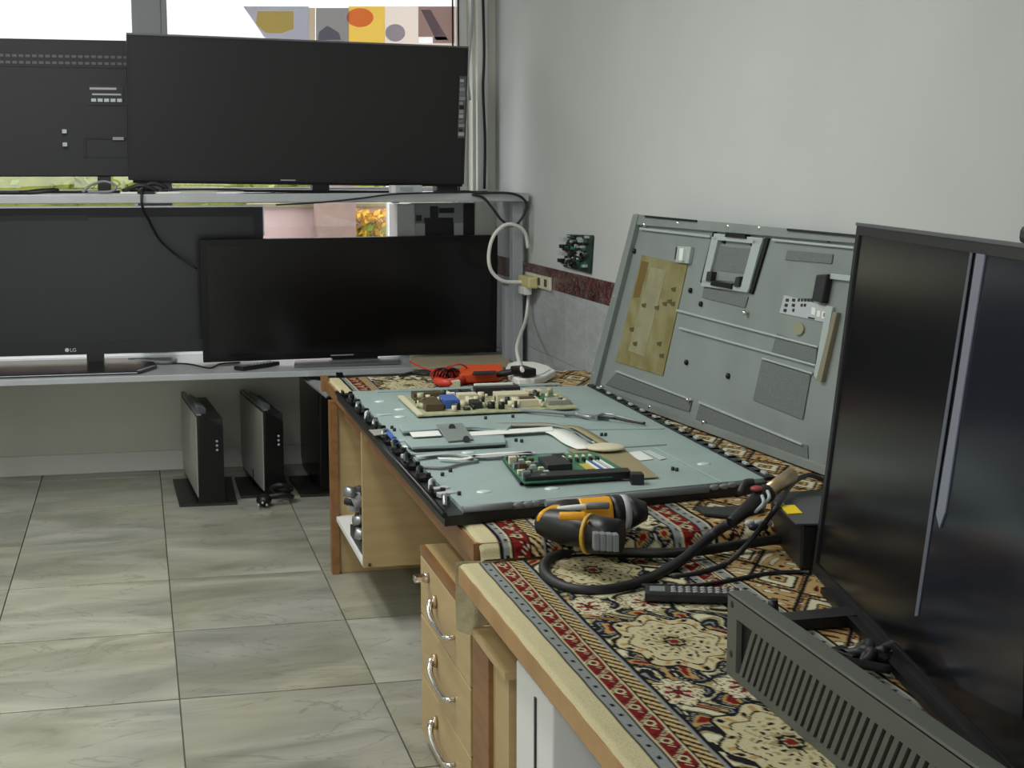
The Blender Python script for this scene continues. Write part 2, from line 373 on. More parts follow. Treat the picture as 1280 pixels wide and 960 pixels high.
# ================================================================ SHELVES
SF = 7.0; ZL = .583; ZU = 1.392
sh = thing('wall_shelf', 'lower grey shelf board below the window carrying two televisions', 'shelf', (0, SF, ZL-.028))
B().box(-2.5, 1.80, SF, YB-.002, ZL-.028, ZL).build('board', M_shelf, sh, .003)
B().box(-2.5, 1.69, YB-.002, 7.895, ZL-.03, ZL).build('sill', M_white, sh)
for x in (-2.3, -.9): B().box(x, x+.04, SF+.1, YB-.02, ZL-.2, ZL-.028).build('bracket', M_post, sh)
su = thing('wall_shelf', 'upper grey shelf board across the window carrying two televisions', 'shelf', (0, SF, ZU-.044))
B().box(-2.5, 1.80, SF, 7.66, ZU-.040, ZU).build('board', M_shelf, su, .004)
sp = thing('shelf_post', 'grey metal post between the two shelves at the right wall', 'post', (1.76, SF+.09, ZL))
B().box(1.735, 1.785, SF+.06, SF+.13, ZL+.001, ZU-.041).build('upright', M_post, sp, .003)
B().box(1.715, 1.805, SF+.131, SF+.20, ZL+.001, ZL+.36).build('lower_panel', M_post, sp, .003)
sp2 = thing('shelf_post', 'grey metal post between the two shelves far left', 'post', (-2.38, SF+.09, ZL))
B().box(-2.4, -2.35, SF+.06, SF+.13, ZL+.001, ZU-.041).build('upright', M_post, sp2, .003)
# cable duct in the corner
d = thing('cable_duct', 'white cable duct running up the corner beside the window', 'duct', (1.77, 7.72, ZU))
B().box(1.715, 1.77, 7.735, YB-.001, ZU+.001, ZC-.002).build('channel', mat('duct_white', (232, 233, 226), .5), d, .003)
B().tube([(1.745, 7.725, 2.9), (1.74, 7.722, 2.5), (1.748, 7.722, 2.1), (1.742, 7.722, 1.9), (1.752, 7.722, 1.65), (1.748, 7.722, ZU+.01)], .007).build('cable', M_rubber, d)
B().tube([(1.70, 7.76, 2.9), (1.695, 7.76, 2.3), (1.67, 7.76, 2.0), (1.68, 7.76, 1.85)], .008).build('loose_cable', M_lgrey, d)

# ================================================================ TELEVISIONS
def tv(name, label, loc, rot, W, H, bez, botbez, screen, depth=.05, trim=None, bezm=None, group='televisions'):
    r = thing(name, label, 'television', loc, rot, group, world=False)
    bezm = bezm or M_black
    def bx(*a, bev=.003): return B().box(*a, bev)
    f = B(); f.box(-W/2, W/2, 0, .03, H-bez, H).box(-W/2, -W/2+bez, 0, .03, botbez, H-bez).box(W/2-bez, W/2, 0, .03, botbez, H-bez).box(-W/2, W/2, 0, .03, 0, botbez)
    f.build('bezel', bezm, r)
    B().box(-W/2+bez, W/2-bez, .004, .02, botbez, H-bez).build('screen', screen, r)
    b = B(); b.box(-W/2+.004, W/2-.004, .03, .045, .004, H-.004, .004)
    b.prism([(-W*.42, .045, .05), (W*.42, .045, .05), (W*.42, .045, H*.8), (-W*.42, .045, H*.8)], (0, depth, 0))
    b.build('rear_housing', M_dark, r)
    if trim:
        B().box(-W/2-.001, W/2+.001, -.004, .03, H, H+.008).box(W/2, W/2+.006, -.004, .03, H*.8, H).build('trim', trim, r)
    return r
def level(o, tilt): o.rotation_euler = (-tilt, 0, 0)
# 1 upper big television
W1, H1 = 1.575, .648
t1 = tv('television', 'large matte black television on the upper shelf with a sticker on its right edge', (.762, 7.23, ZU+.05), (R(5), R(.8), R(4)), W1, H1, .012, .016, M_screen)
B().box(-W1/2, W1/2, -.004, .03, H1-.006, H1+.002).build('top_trim', mat('trim_dark_silver', (110, 112, 112), .3, .5), t1)
st = B().box(.748, .782, -.0025, .001, .22, .51).build('sticker', mat('sticker_grey', (92, 92, 90), .6), t1)
zz = .23
for k in range(13):
    h = random.uniform(.010, .018)
    B().box(.751, random.uniform(.768, .78), -.004, -.002, zz, zz+h).build('print_mark', random.choice([M_lgrey, M_buttons, M_black, M_grey]), st); zz += .021
B().box(-.10, -.03, -.004, .002, .006, .011).build('logo', M_silver, t1)
B().box(W1/2-.06, W1/2+.012, .045, .07, .08, .16).box(W1/2-.06, W1/2+.014, .045, .07, .30, .40).build('side_ports', M_black, t1)
B().box(-W1/2+.02, W1/2-.01, -.006, .03, -.012, .0).build('speaker_bar', M_black2, t1)
B().box(.05, .13, 0, .05, -.035, .0).build('neck', M_black, t1)
level(B().box(-.28, .42, -.07, .15, -.048, -.035, .004).build('base', M_black2, t1), R(5))
level(B().box(.655, .76, .01, .09, -.040, -.008, .003).build('foot', M_black, t1), R(5))
# 2 upper left television, back towards us
W2, H2 = 1.42, .625
t2 = thing('television', 'black television on the upper shelf showing its vented back', 'television', (-.665, 7.47, ZU+.075), (R(2), 0, 0), 'televisions', world=False)
B().box(-W2/2, W2/2, 0, .045, 0, H2, .006).build('rear_shell', M_dark, t2)
B().box(-W2/2+.01, W2/2-.01, .045, .055, .01, H2-.01).build('screen', M_screen2, t2)
v = B().box(-.62, .70, -.004, .004, H2-.125, H2-.06).build('vent_panel', M_dark, t2)
sl = None
for r_ in range(2):
    for k in range(44):
        loc = (-.60+k*.029, -.004, H2-.076-.030*r_)
        if sl: c = dup(sl, v, loc)
        else:
            sl = B().box(-.010, .010, -.003, .001, -.006, .006).build('slat', mat('vent_slat', (92, 94, 94), .5), v); sl.location = loc
p = B().box(.475, .63, -.006, .004, .33, .42).build('connector_panel', M_black, t2)
for k in range(5): B().box(.485+k*.029, .507+k*.029, -.016, -.004, .345, .36).build('port', M_steel, p)
B().box(.49, .62, -.012, -.004, .375, .383).box(.48, .60, -.012, -.004, .40, .41).build('cable_clip', M_lgrey, p)
B().box(.44, .455, -.008, 0, .09, .185).box(.455, .70, -.008, 0, .175, .185).build('recess_edge', M_black2, t2)
B().box(.455, .70, -.003, .001, .09, .175).build('recess', mat('recess_plastic', (40, 41, 42), .6), t2)
B().box(.575, .625, -.014, -.006, .170, .184).build('latch', M_buttons, t2)
for za in (.14, .20): B().box(.35, .37, -.02, 0, za, za+.018).build('screw_boss', M_steel, t2)
for xa in (.50, -.56): B().box(xa, xa+.06, -.03, .05, -.062, 0).build('foot', M_black, t2)
level(B().box(-.60, .60, -.09, .13, -.073, -.062, .003).build('base', M_black2, t2), R(2))
# 3 lower left television
W3, H3 = 1.62, .688
t3 = tv('television', 'wide black television with thin silver rim on a dark pedestal, left on the lower shelf', (-.215, 7.45, ZL+.052), (0, 0, 0), W3, H3, .045, .058, M_screen4, trim=M_silver)
B().box(-.60, .0, -.005, .0, .630, .655).build('upper_bezel_band', M_black2, t3)
B().box(-.03, .05, .0, .05, -.045, .0).build('neck', M_black, t3)
pb = [(-.44, -.40), (.31, -.40), (.39, -.22), (.36, .12), (-.44, .12)]
B().prism([(x-.1, y, -.050) for x, y in pb], (0, 0, .014)).build('base', M_black2, t3)
B().prism([(x-.1, y, -.036) for x, y in [(.30, -.385), (.318, -.385), (.385, -.225), (.367, -.225)]], (0, 0, .002)).build('base_trim', M_silver, t3)
B().box(-.54, .2, -.402, -.40, -.045, -.042).build('base_line', M_silver, t3)
cu = bpy.data.curves.new('logo', 'FONT'); cu.body = 'LG'; cu.size = .024; cu.extrude = .001
tmp = bpy.data.objects.new('tmp', cu); COL.objects.link(tmp); bpy.context.view_layer.update()
lm = bpy.data.meshes.new_from_object(tmp.evaluated_get(bpy.context.evaluated_depsgraph_get())); bpy.data.objects.remove(tmp)
lm.materials.append(M_silver); lo = bpy.data.objects.new('logo', lm); COL.objects.link(lo); lo.parent = t3; lo.location = (-.105, -.002, .014); lo.rotation_euler = (R(90), 0, 0)
B().cyl((-.118, -.002, .0225), (-.118, .001, .0225), .0095).build('logo_disc', M_silver, t3)
# 4 lower centre television
W4, H4 = 1.415, .575
t4 = tv('television', 'glossy black television on a glass pedestal in the middle of the lower shelf', (.995, 7.25, ZL+.026), (R(4), R(-.3), R(1)), W4, H4, .03, .024, M_screen2, bezm=M_black2)
B().box(-.11, .0, -.003, .001, .010, .015).build('logo', M_silver, t4)
B().box(-.10, .12, .01, .06, -.02, .0).build('neck', M_black2, t4)
level(B().prism([(-.30, -.14, -.023), (.20, -.14, -.023), (.235, .06, -.023), (-.275, .06, -.023)], (0, 0, .010)).build('base', mat('smoked_glass', (92, 96, 100), .3), t4), R(4))
B().prism([(-.12, -.04, -.0125), (.12, -.04, -.0125), (.14, .05, -.0125), (-.10, .05, -.0125)], (0, 0, .003)).build('base_plate', M_steel, t4).rotation_euler = (R(-4), 0, 0)
# 5 big television leaning on the right
B1 = pz(1015, 715, .672); B2 = pz(1135, 845, .672); dd = (B2-B1).normalized(); nn = Vector((-dd.y, dd.x, 0)); nn = nn if nn.x > 0 else -nn
W5, H5 = 1.66, .722
ang = math.atan2(dd.y, dd.x)
mid = B1+dd*(W5/2)
# local x along dd, local y into the wall (nn), front faces -y
t5 = tv('television', 'big glossy black television leaning at the right end of the front table', mid, (R(-5.7), 0, ang), W5, H5, .02, .024, M_screen3)
B().box(-W5/2, W5/2, -.003, .032, H5-.002, H5+.004).build('top_trim', mat('trim_grey', (96, 98, 100), .4, .3), t5)
B().box(-W5/2+.86, W5/2-.35, .0, .03, H5+.004, H5+.03, .008).build('camera_bar', M_black, t5)
B().box(-W5/2+.15, W5/2-.05, -.02, .0, -.004, .008).build('lower_lip', M_black2, t5)
for o_ in (B().prism([tuple(v) for v in ((-W5/2+.33, -.17, -.010), (-W5/2+.38, -.17, -.010), (-W5/2+.33, .06, -.010), (-W5/2+.27, .06, -.010))], (0, 0, .02)).build('foot', M_black, t5),
  B().prism([tuple(v) for v in ((W5/2-.35, -.17, -.010), (W5/2-.30, -.17, -.010), (W5/2-.27, .06, -.010), (W5/2-.33, .06, -.010))], (0, 0, .02)).build('foot', M_black, t5)): level(o_, R(-5.7))
# bluish reflection painted on the screen, with a pale streak and thin grey line
from mathutils import Euler
Mi5 = (Matrix.Translation(mid) @ Euler((R(-5.7), 0, ang)).to_matrix().to_4x4()); Mv5 = Mi5.inverted()
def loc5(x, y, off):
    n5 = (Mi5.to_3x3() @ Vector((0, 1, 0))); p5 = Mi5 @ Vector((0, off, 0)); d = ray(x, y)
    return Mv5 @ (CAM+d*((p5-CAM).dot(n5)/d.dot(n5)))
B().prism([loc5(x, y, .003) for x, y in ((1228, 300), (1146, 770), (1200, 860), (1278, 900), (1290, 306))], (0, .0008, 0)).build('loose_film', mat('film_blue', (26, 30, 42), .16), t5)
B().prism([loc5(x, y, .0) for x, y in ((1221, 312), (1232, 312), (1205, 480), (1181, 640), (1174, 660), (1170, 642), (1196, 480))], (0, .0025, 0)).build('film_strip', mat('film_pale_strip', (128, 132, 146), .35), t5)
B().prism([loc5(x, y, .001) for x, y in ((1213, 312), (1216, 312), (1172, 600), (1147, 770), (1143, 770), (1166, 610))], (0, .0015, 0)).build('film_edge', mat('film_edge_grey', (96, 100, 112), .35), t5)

# grey device behind the centre television
dv = thing('printer', 'grey and black boxy device standing behind the black television', 'device', (1.45, 7.55, ZL))
B().box(1.255, 1.345, 7.50, 7.74, ZL+.001, 1.33).box(1.345, 1.665, 7.56, 7.74, ZL+.001, 1.335).build('casing', M_white, dv, .004)
B().box(1.35, 1.655, 7.55, 7.56, 1.10, 1.332).build('panel', M_lgrey, dv)
B().box(1.40, 1.545, 7.535, 7.55, 1.10, 1.262).box(1.475, 1.55, 7.535, 7.55, 1.285, 1.31).box(1.43, 1.47, 7.54, 7.55, 1.26, 1.32).box(1.60, 1.655, 7.54, 7.55, 1.1, 1.332).box(1.36, 1.385, 7.535, 7.55, 1.245, 1.275).build('black_module', M_black, dv)
for xa, xb in ((1.345, 1.40), (1.548, 1.595)): B().box(xa, xb, 7.53, 7.55, 1.10, 1.235).build('tray', M_paper, dv)

# shelf clutter
def cable(name, label, pts, r, m, group=None):
    return tag(B().tube(pts, r).build(name, m), label, 'cable', group)
bx = thing('adapter_box', 'small silver grey box under the right end of the upper television', 'box', (1.25, 7.3, ZU))
B().box(1.175, 1.30, 7.05, 7.12, ZU+.001, ZU+.036, .003).build('case', M_lgrey, bx); B().box(1.195, 1.255, 7.046, 7.05, ZU+.01, ZU+.028).build('port_panel', M_steel, bx)
B().box(1.155, 1.175, 7.05, 7.12, ZU+.001, ZU+.036).build('end_cap', M_white, bx)
sb = thing('document', 'white folded papers lying on the upper shelf below the televisions', 'paper', (.1, 7.05, ZU))
B().box(-.06, .20, 7.03, 7.14, ZU+.001, ZU+.010).build('sheet', M_paper, sb); B().box(.20, .36, 7.04, 7.13, ZU+.001, ZU+.013).build('sheet', M_paper, sb)
for k, (lab, pts) in enumerate([
    ('tangled black cable at the left end of the upper shelf', [(-.6, 7.08, 1.40), (-.46, 7.05, 1.402), (-.38, 7.10, 1.41), (-.33, 7.04, 1.41), (-.45, 7.02, 1.40), (-.52, 7.1, 1.40)]),
    ('looped grey cable on the upper shelf beside the papers', [(-.22, 7.03, 1.40), (-.19, 7.04, 1.43), (-.13, 7.05, 1.448), (-.08, 7.05, 1.43), (-.10, 7.04, 1.405), (-.2, 7.03, 1.402)]),
    ('bunched black cable under the left end of the large upper television', [(-.05, 7.05, 1.405), (.03, 7.03, 1.43), (.10, 7.04, 1.40), (.02, 7.03, 1.402), (.08, 7.04, 1.44), (.14, 7.05, 1.41), (-.02, 7.06, 1.402)]),
    ('thin black cable trailing over the papers on the upper shelf', [(.12, 7.04, 1.41), (.22, 7.03, 1.412), (.35, 7.03, 1.412), (.5, 7.04, 1.408), (.62, 7.04, 1.4)])]):
    cable('cable', lab, pts, (.009, .006, .010, .004)[k], (M_rubber, M_grey, M_rubber, M_rubber)[k], 'cables on the upper shelf')
cable('cable', 'black cable hanging from the upper shelf down across the left television', [py_(178, 238, 7.02)+Vector((0, .03, .0)), py_(177, 242, 6.985), py_(178, 258, 6.98), py_(186, 275, 7.1), py_(200, 300, 7.2), py_(222, 320, 7.25), py_(246, 336, 7.25)], .006, M_rubber)
cable('cable', 'thin black cable hanging under the upper shelf front above the pink wall', [py_(345, 256, 6.99), py_(400, 253, 6.99), py_(450, 248, 6.985), py_(490, 243, 6.985), py_(540, 241, 6.985), (1.6, 7.01, ZU+.006)], .004, M_rubber)
cable('cable', 'black cable looping off the right end of the upper shelf', [(1.35, 7.02, ZU+.006), (1.50, 7.03, ZU+.006), py_(600, 241, 6.99), py_(640, 242, 6.97), py_(657, 252, 6.97), py_(655, 268, 6.97), py_(643, 282, 6.97), py_(628, 276, 6.97), py_(614, 258, 6.97), py_(604, 247, 6.98), py_(590, 243, 6.985)], .006, M_rubber)
cable('cable', 'white cable looping from the wall sockets around the shelf post', [px_(662, 352, 1.79), py_(648, 352.5, 6.96), py_(628, 351, 6.95), py_(614, 338, 6.95), py_(611, 318, 6.95), py_(617, 295, 6.95), py_(632, 281, 6.95), py_(648, 283, 6.96), py_(657, 293, 6.98), py_(660, 310, 7.0)], .009, M_cablew)
cable('cable', 'white cable running from the wall sockets down to the power strip', [px_(661, 362, 1.79), px_(660, 378, 1.79), py_(657, 400, 6.9), py_(650, 420, 6.5), py_(646, 436, 6.2), py_(649, 452, 5.9), pz(653, 463, .77)], .008, M_cablew)
# lower shelf clutter
def remote(name, label, p, q, w, h, m=M_black, n=8, loc_z=None, group='remote controls'):
    p, q = Vector(p), Vector(q); a = (q-p).normalized(); s = Vector((-a.y, a.x, 0)); L = (q-p).length
    r = thing(name, label, 'remote control', (p+q)/2, None, group)
    c = (p+q)/2+Vector((0, 0, h/2))
    B().obox(c, (a, s, (0, 0, 1)), (L/2, w/2, h/2)).build('body', m, r, min(h, w)*.2)
    bt = None
    for i in range(n):
        for j in range(3):
            pos = p+a*(L*(.30+.62*i/(n-1)))+s*(w*(-.28+.28*j))+Vector((0, 0, h))
            if bt:
                k = bt.copy(); COL.objects.link(k); k.parent = r; k.location = pos-ORG[r.name]
            else:
                bt = B().sphere((0, 0, 0), w*.09, (1.2, 1, .5), 6).build('button', M_buttons); bt.parent = r; bt.location = pos-ORG[r.name]
    B().obox(p+a*L*.13+Vector((0, 0, h)), (a, s, (0, 0, 1)), (L*.08, w*.32, .001)).build('display', M_grey, r)
    return r
remote('remote_control', 'black remote control lying on the lower shelf between the two television pedestals', pz(298, 463, ZL+.003), pz(344, 456, ZL+.003), .06, .018)
cable('cable', 'grey cable lying on the lower shelf beside the left pedestal', [pz(160, 450, ZL+.012), pz(190, 449, ZL+.012), pz(215, 448.5, ZL+.012), pz(219, 451, ZL+.012), pz(205, 453, ZL+.012), pz(170, 451, ZL+.012)], .009, M_grey)
cable('cable', 'thin black cable curling on the lower shelf behind the remote control', [pz(200, 454, ZL+.005), pz(235, 455, ZL+.005), pz(262, 460, ZL+.005), pz(275, 455, ZL+.005), pz(300, 453, ZL+.005)], .004, M_rubber)
bd = thing('wooden_board', 'thin beige board lying at the right end of the lower shelf', 'board', (1.5, 7.1, ZL))
B().prism([pz(515, 462, ZL+.002), pz(640, 459, ZL+.002), pz(632, 446, ZL+.002), pz(512, 447, ZL+.002)], (0, 0, .012)).build('panel', mat('board_beige', (176, 164, 136), .7, var=.06), bd)

# ================================================================ MONITORS UNDER THE SHELF
def floor_tv(lab, xf, yf, xb, yb, H, th, tone):
    r = thing('monitor', lab, 'monitor', (xf, yf, 0), group='monitors on the floor under the shelf')
    d = Vector((xb-xf, yb-yf, 0)); L = d.length; d.normalize(); n = Vector((d.y, -d.x, 0))
    z = Vector((0, 0, 1)); zb = .03
    o = Vector((xf, yf, zb))
    P = lambda a, b, c: o+d*a+n*b+z*c
    # screen side faces -n
    B().prism([P(0, 0, .0), P(L*.93, 0, .0), P(L, 0, .06), P(L, 0, H), P(0, 0, H)], n*.025).build('bezel', M_black, r)
    B().prism([P(.012, -.003, .012), P(L*.93-.012, -.003, .012), P(L-.022, -.003, .07), P(L-.022, -.003, H-.012), P(.012, -.003, H-.012)], n*.003).build('screen', tone, r)
    B().prism([P(.01, .025, .02), P(L-.05, .025, .02), P(L-.05, .025, H-.02), P(.01, .025, H-.02)], n*(th-.025)).build('rear_housing', M_black, r)
    B().prism([P(-.004, .004, .02), P(0, .004, .02), P(0, th, .02+.0), P(0, th, H-.06), P(0, .03, H-.005), P(-.004, .004, H-.005)][0:0] or [P(-.001, .0, -.016), P(-.001, th, -.016), P(-.001, th, H-.055), P(-.001, .01, H)], d*.02).build('side_panel', M_black2, r)
    B().prism([P(.0, .0, H), P(L, .0, H), P(L, .02, H), P(.0, .02, H)], z*.006).build('top_trim', M_steel, r)
    B().prism([P(L*.2, .02, H-.01), P(L*.75, .02, H-.01), P(L*.7, .06, H-.03), P(L*.25, .06, H-.03)], z*.03).build('rear_handle', M_grey, r)
    for k in range(3): B().sphere(P(-.005, th*.75, H-.12-.02*k), .006).build('button', M_buttons, r)
    B().cyl(P(L*.45, th*.5, -zb+.012), P(L*.45, th*.5, .06), .05).build('neck', M_black, r)
    return r, P, L
m1_, P1, L1 = floor_tv('black monitor standing edge-on under the shelf, nearest the bare wall', .236, 6.86, .19, 7.60, .385, .115, mat('screen_grey_glass', (158, 159, 150), .3))  # screen coloured grey for the wall mirrored in it
B().prism([(.15, 6.87, .001), (.405, 6.86, .001), (.415, 7.46, .001), (.135, 7.46, .001)], (0, 0, .012)).build('base', M_black, m1_)
m2_, P2, L2 = floor_tv('black monitor standing edge-on under the shelf between two other monitors', .535, 6.93, .475, 7.60, .385, .09, MATS['screen_grey_glass'])
B().prism([(.43, 6.99, .001), (.66, 6.98, .001), (.67, 7.44, .001), (.43, 7.44, .001)], (0, 0, .012)).build('base', M_black, m2_)
m3_, P3, L3 = floor_tv('black monitor in the dark corner beside the desk end', .80, 7.0, .77, 7.6, .47, .09, M_screen2)
B().prism([(.70, 6.95, .001), (.98, 6.94, .001), (1.0, 7.4, .001), (.69, 7.4, .001)], (0, 0, .012)).build('base', M_black, m3_)
ps = thing('power_plug', 'black mains plug on coiled lead lying in front of the middle monitor', 'plug', (.56, 6.80, 0))
B().sphere((.52, 6.80, .03), .035, (1, 1.2, .8)).build('plug_body', M_black, ps)
for k in range(3): B().cyl((.495+.018*k, 6.765-.004*k, .025+.01*(k % 2)), (.49+.018*k, 6.735-.004*k, .022+.01*(k % 2)), .005, n=8).build('pin', M_chrome, ps)
B().tube([(.53, 6.81, .04), (.60, 6.80, .05), (.65, 6.84, .03), (.62, 6.9, .03), (.56, 6.86, .07), (.6, 6.82, .09), (.65, 6.86, .06), (.6, 6.93, .04)], .011).build('lead', M_rubber, ps)
# framed pane leaning behind the desk end
gp = thing('glass_sheet', 'shiny glass sheet edge leaning between shelf and desk end', 'glass sheet', (.82, 6.3, 0))
a0, a1 = Vector((.70, 5.90, .60)), Vector((.82, 6.92, .545))
B().prism([pz(385, 476, .52), pz(407, 478, .60), pz(412, 496, .60), pz(408, 498, .60), pz(380, 476, .52)], (0, 0, .006)).build('edge_strip', M_silver, gp)
B().prism([Vector((.77, 5.93, .0)), Vector((.80, 5.93, .0)), Vector((.80, 5.93, .60)), Vector((.77, 5.93, .60))], (0.08, .85, 0)).build('sheet', M_black2, gp)

# ================================================================ DESKS
ZR = .695; ZF = .652       # wood tops (rear desk, front table)
DX0, DX1, DY0, DY1 = .69, 1.74, 3.165, 5.86
dk = thing('desk', 'long beige veneer desk with brown edges carrying the opened television', 'desk', (.69, 4.5, 0))
B().box(DX0+.006, DX1, DY0+.01, DY1, ZR-.04, ZR).build('desktop', M_wood, dk)
B().box(DX0, DX0+.006, DY0, DY1, ZR-.04, ZR).box(DX0+.0062, DX1, DY0, DY0+.0098, ZR-.04, ZR).build('edge_band', M_woodb, dk)
B().box(DX0+.03, DX0+.05, 4.9, DY1-.3, ZR-.10, ZR-.04).box(DX0+.02, DX0+.04, DY0+.02, 4.9, ZR-.085, ZR-.04).build('rail', M_woodb, dk)
B().box(.70, 1.7, 5.575, 5.60, .001, ZR-.04).build('end_panel', M_wood, dk)
B().box(.672, .70, 5.555, 5.605, .001, ZR-.04).build('end_panel_edge', M_woodb, dk)
B().box(.69, 1.25, 4.86, 4.884, .205, ZR-.04).build('compartment_front', M_wood, dk)
B().box(.69, 1.25, 4.885, 5.574, .205, .222).build('compartment_shelf', M_white, dk)
B().box(1.25, 1.27, 4.86, 5.574, .205, ZR-.04).build('compartment_back', M_wood, dk)
B().box(1.66, 1.68, 3.3, 5.57, .12, ZR-.04).build('back_panel', M_wood, dk)
B().box(1.28, 1.66, 3.30, 3.33, .001, ZR-.04).build('inner_panel', M_wood, dk)
B().cyl((.71, 4.858, .215), (.71, 4.852, .215), .006, n=8).build('screw_cap', M_brown, dk)
B().obox((.688, DY1-.02, ZR-.012), ((1,0,0),(0,1,0),(0,0,1)), (.012, .03, .028)).build('corner_cap', M_woodb, dk)
# junk in the open compartment
jk = thing('motor_parts', 'small jumble of greasy metal motor parts in the open desk compartment', 'metal parts', (.72, 5.05, .222))
for k in range(26):
    c = Vector((.715+random.uniform(-.02, .05), 5.10+random.uniform(-.10, .22), .27+random.uniform(0, .12))); a = Vector((random.gauss(0, 1), random.gauss(0, 1), random.gauss(0, 1))).normalized()
    B().cyl(c-a*.02, c+a*.02, random.uniform(.008, .020), n=12).build('gear', random.choice([M_steel, M_steel, M_brown, M_dark, M_lgrey]), jk)
B().box(.70, .80, 4.95, 5.25, .2225, .262).build('carrier', M_dark, jk)
# drawer pedestal
PX, PY0, PY1, PZ = .69, 3.20, 3.815, .535
pd = thing('drawer_unit', 'beige veneer drawer unit with chrome handles under the desk', 'drawer unit', (.95, 3.5, 0))
B().box(PX+.02, 1.25, PY0, PY1, .03, PZ-.022).build('body', M_wood, pd)
B().box(PX+.014, 1.26, PY0-.004, PY1+.004, PZ-.02, PZ).build('top_panel', M_wood, pd)
B().box(PX, PX+.012, PY0-.004, PY1+.004, PZ-.022, PZ).build('top_edge', M_woodb, pd)
B().box(PX+.06, 1.2, PY0+.04, PY1-.04, .001, .03).build('plinth', M_black, pd)
def handle(par, y, z, L):
    B().tube([(PX-.001, y+L*.5, z+.018), (PX-.014, y+L*.5, z+.018), (PX-.021, y+L*.40, z+.004), (PX-.023, y+L*.1, z-.008), (PX-.022, y-L*.35, z-.010), (PX-.018, y-L*.6, z-.006), (PX-.001, y-L*.62, z-.004)], .0075, rfun=lambda t: .009-.003*t).build('handle', M_chrome, par)
    B().cyl((PX-.001, y+L*.5, z+.018), (PX-.010, y+L*.5, z+.018), .017).build('handle_rose', M_tan2, par)
for k, (za, zb_) in enumerate(((.357, PZ-.026), (.195, .353), (.035, .191))):
    dr = B().box(PX, PX+.019, PY0+.003, PY1-.003, za, zb_).build('drawer', M_wood, pd, .002)
    handle(dr, 3.50, (.425, .275, .115)[k], .2)
    if k == 0:
        B().cyl((PX-.012, 3.70, .478), (PX-.001, 3.70, .478), .013).build('lock', M_chrome, dr)
        B().obox((PX-.02, 3.70, .478), ((1,0,0),(0,1,0),(0,0,1)), (.018, .012, .009)).build('key', M_chrome, dr, .003)
# front table
fx0, fx1, fy0, fy1 = .652, 1.79, 1.15, 3.145
ftb = thing('work_table', 'lower front work table with a brown wooden edge under the patterned rug', 'table', (.95, 2.4, 0))
B().box(fx0+.006, fx1, fy0, fy1, ZF-.038, ZF).build('tabletop', M_wood, ftb)
B().box(fx0, fx0+.006, fy0, fy1, ZF-.038, ZF).build('edge_band', mat('veneer_edge_light', (176, 138, 88), .45, rgb2=(160, 122, 74), vscale=6), ftb)
B().box(fx0+.05, fx0+.07, fy0+.05, 2.7, ZF-.10, ZF-.038).build('rail', M_woodb, ftb)
B().box(.80, 1.7, 3.02, 3.045, .001, ZF-.038).build('end_panel', M_wood, ftb)
B().box(.74, 1.7, 1.2, 1.225, .001, ZF-.038).build('end_panel', M_wood, ftb)
cb = thing('cabinet', 'small beige cabinet with brown corner posts under the front table', 'cabinet', (.9, 2.8, 0))
B().box(.685, .715, 3.0, 3.155, .001, .495).build('corner_post', M_woodb, cb)
B().box(.715, .79, 2.86, 3.15, .001, .495).box(.695, .715, 2.86, 2.999, .001, .495).build('body', M_wood, cb)
B().box(.682, .792, 2.84, 3.16, .496, .512).build('top_panel', M_wood, cb)
wt = thing('storage_box', 'white box standing under the front table behind the brown edge', 'box', (.75, 2.7, 0))
B().box(.70, 1.0, 2.55, 2.82, .001, .545).build('carton', M_white, wt, .004); B().box(.697, .70, 2.66, 2.67, .05, .52).build('handle_slot', M_black, wt)

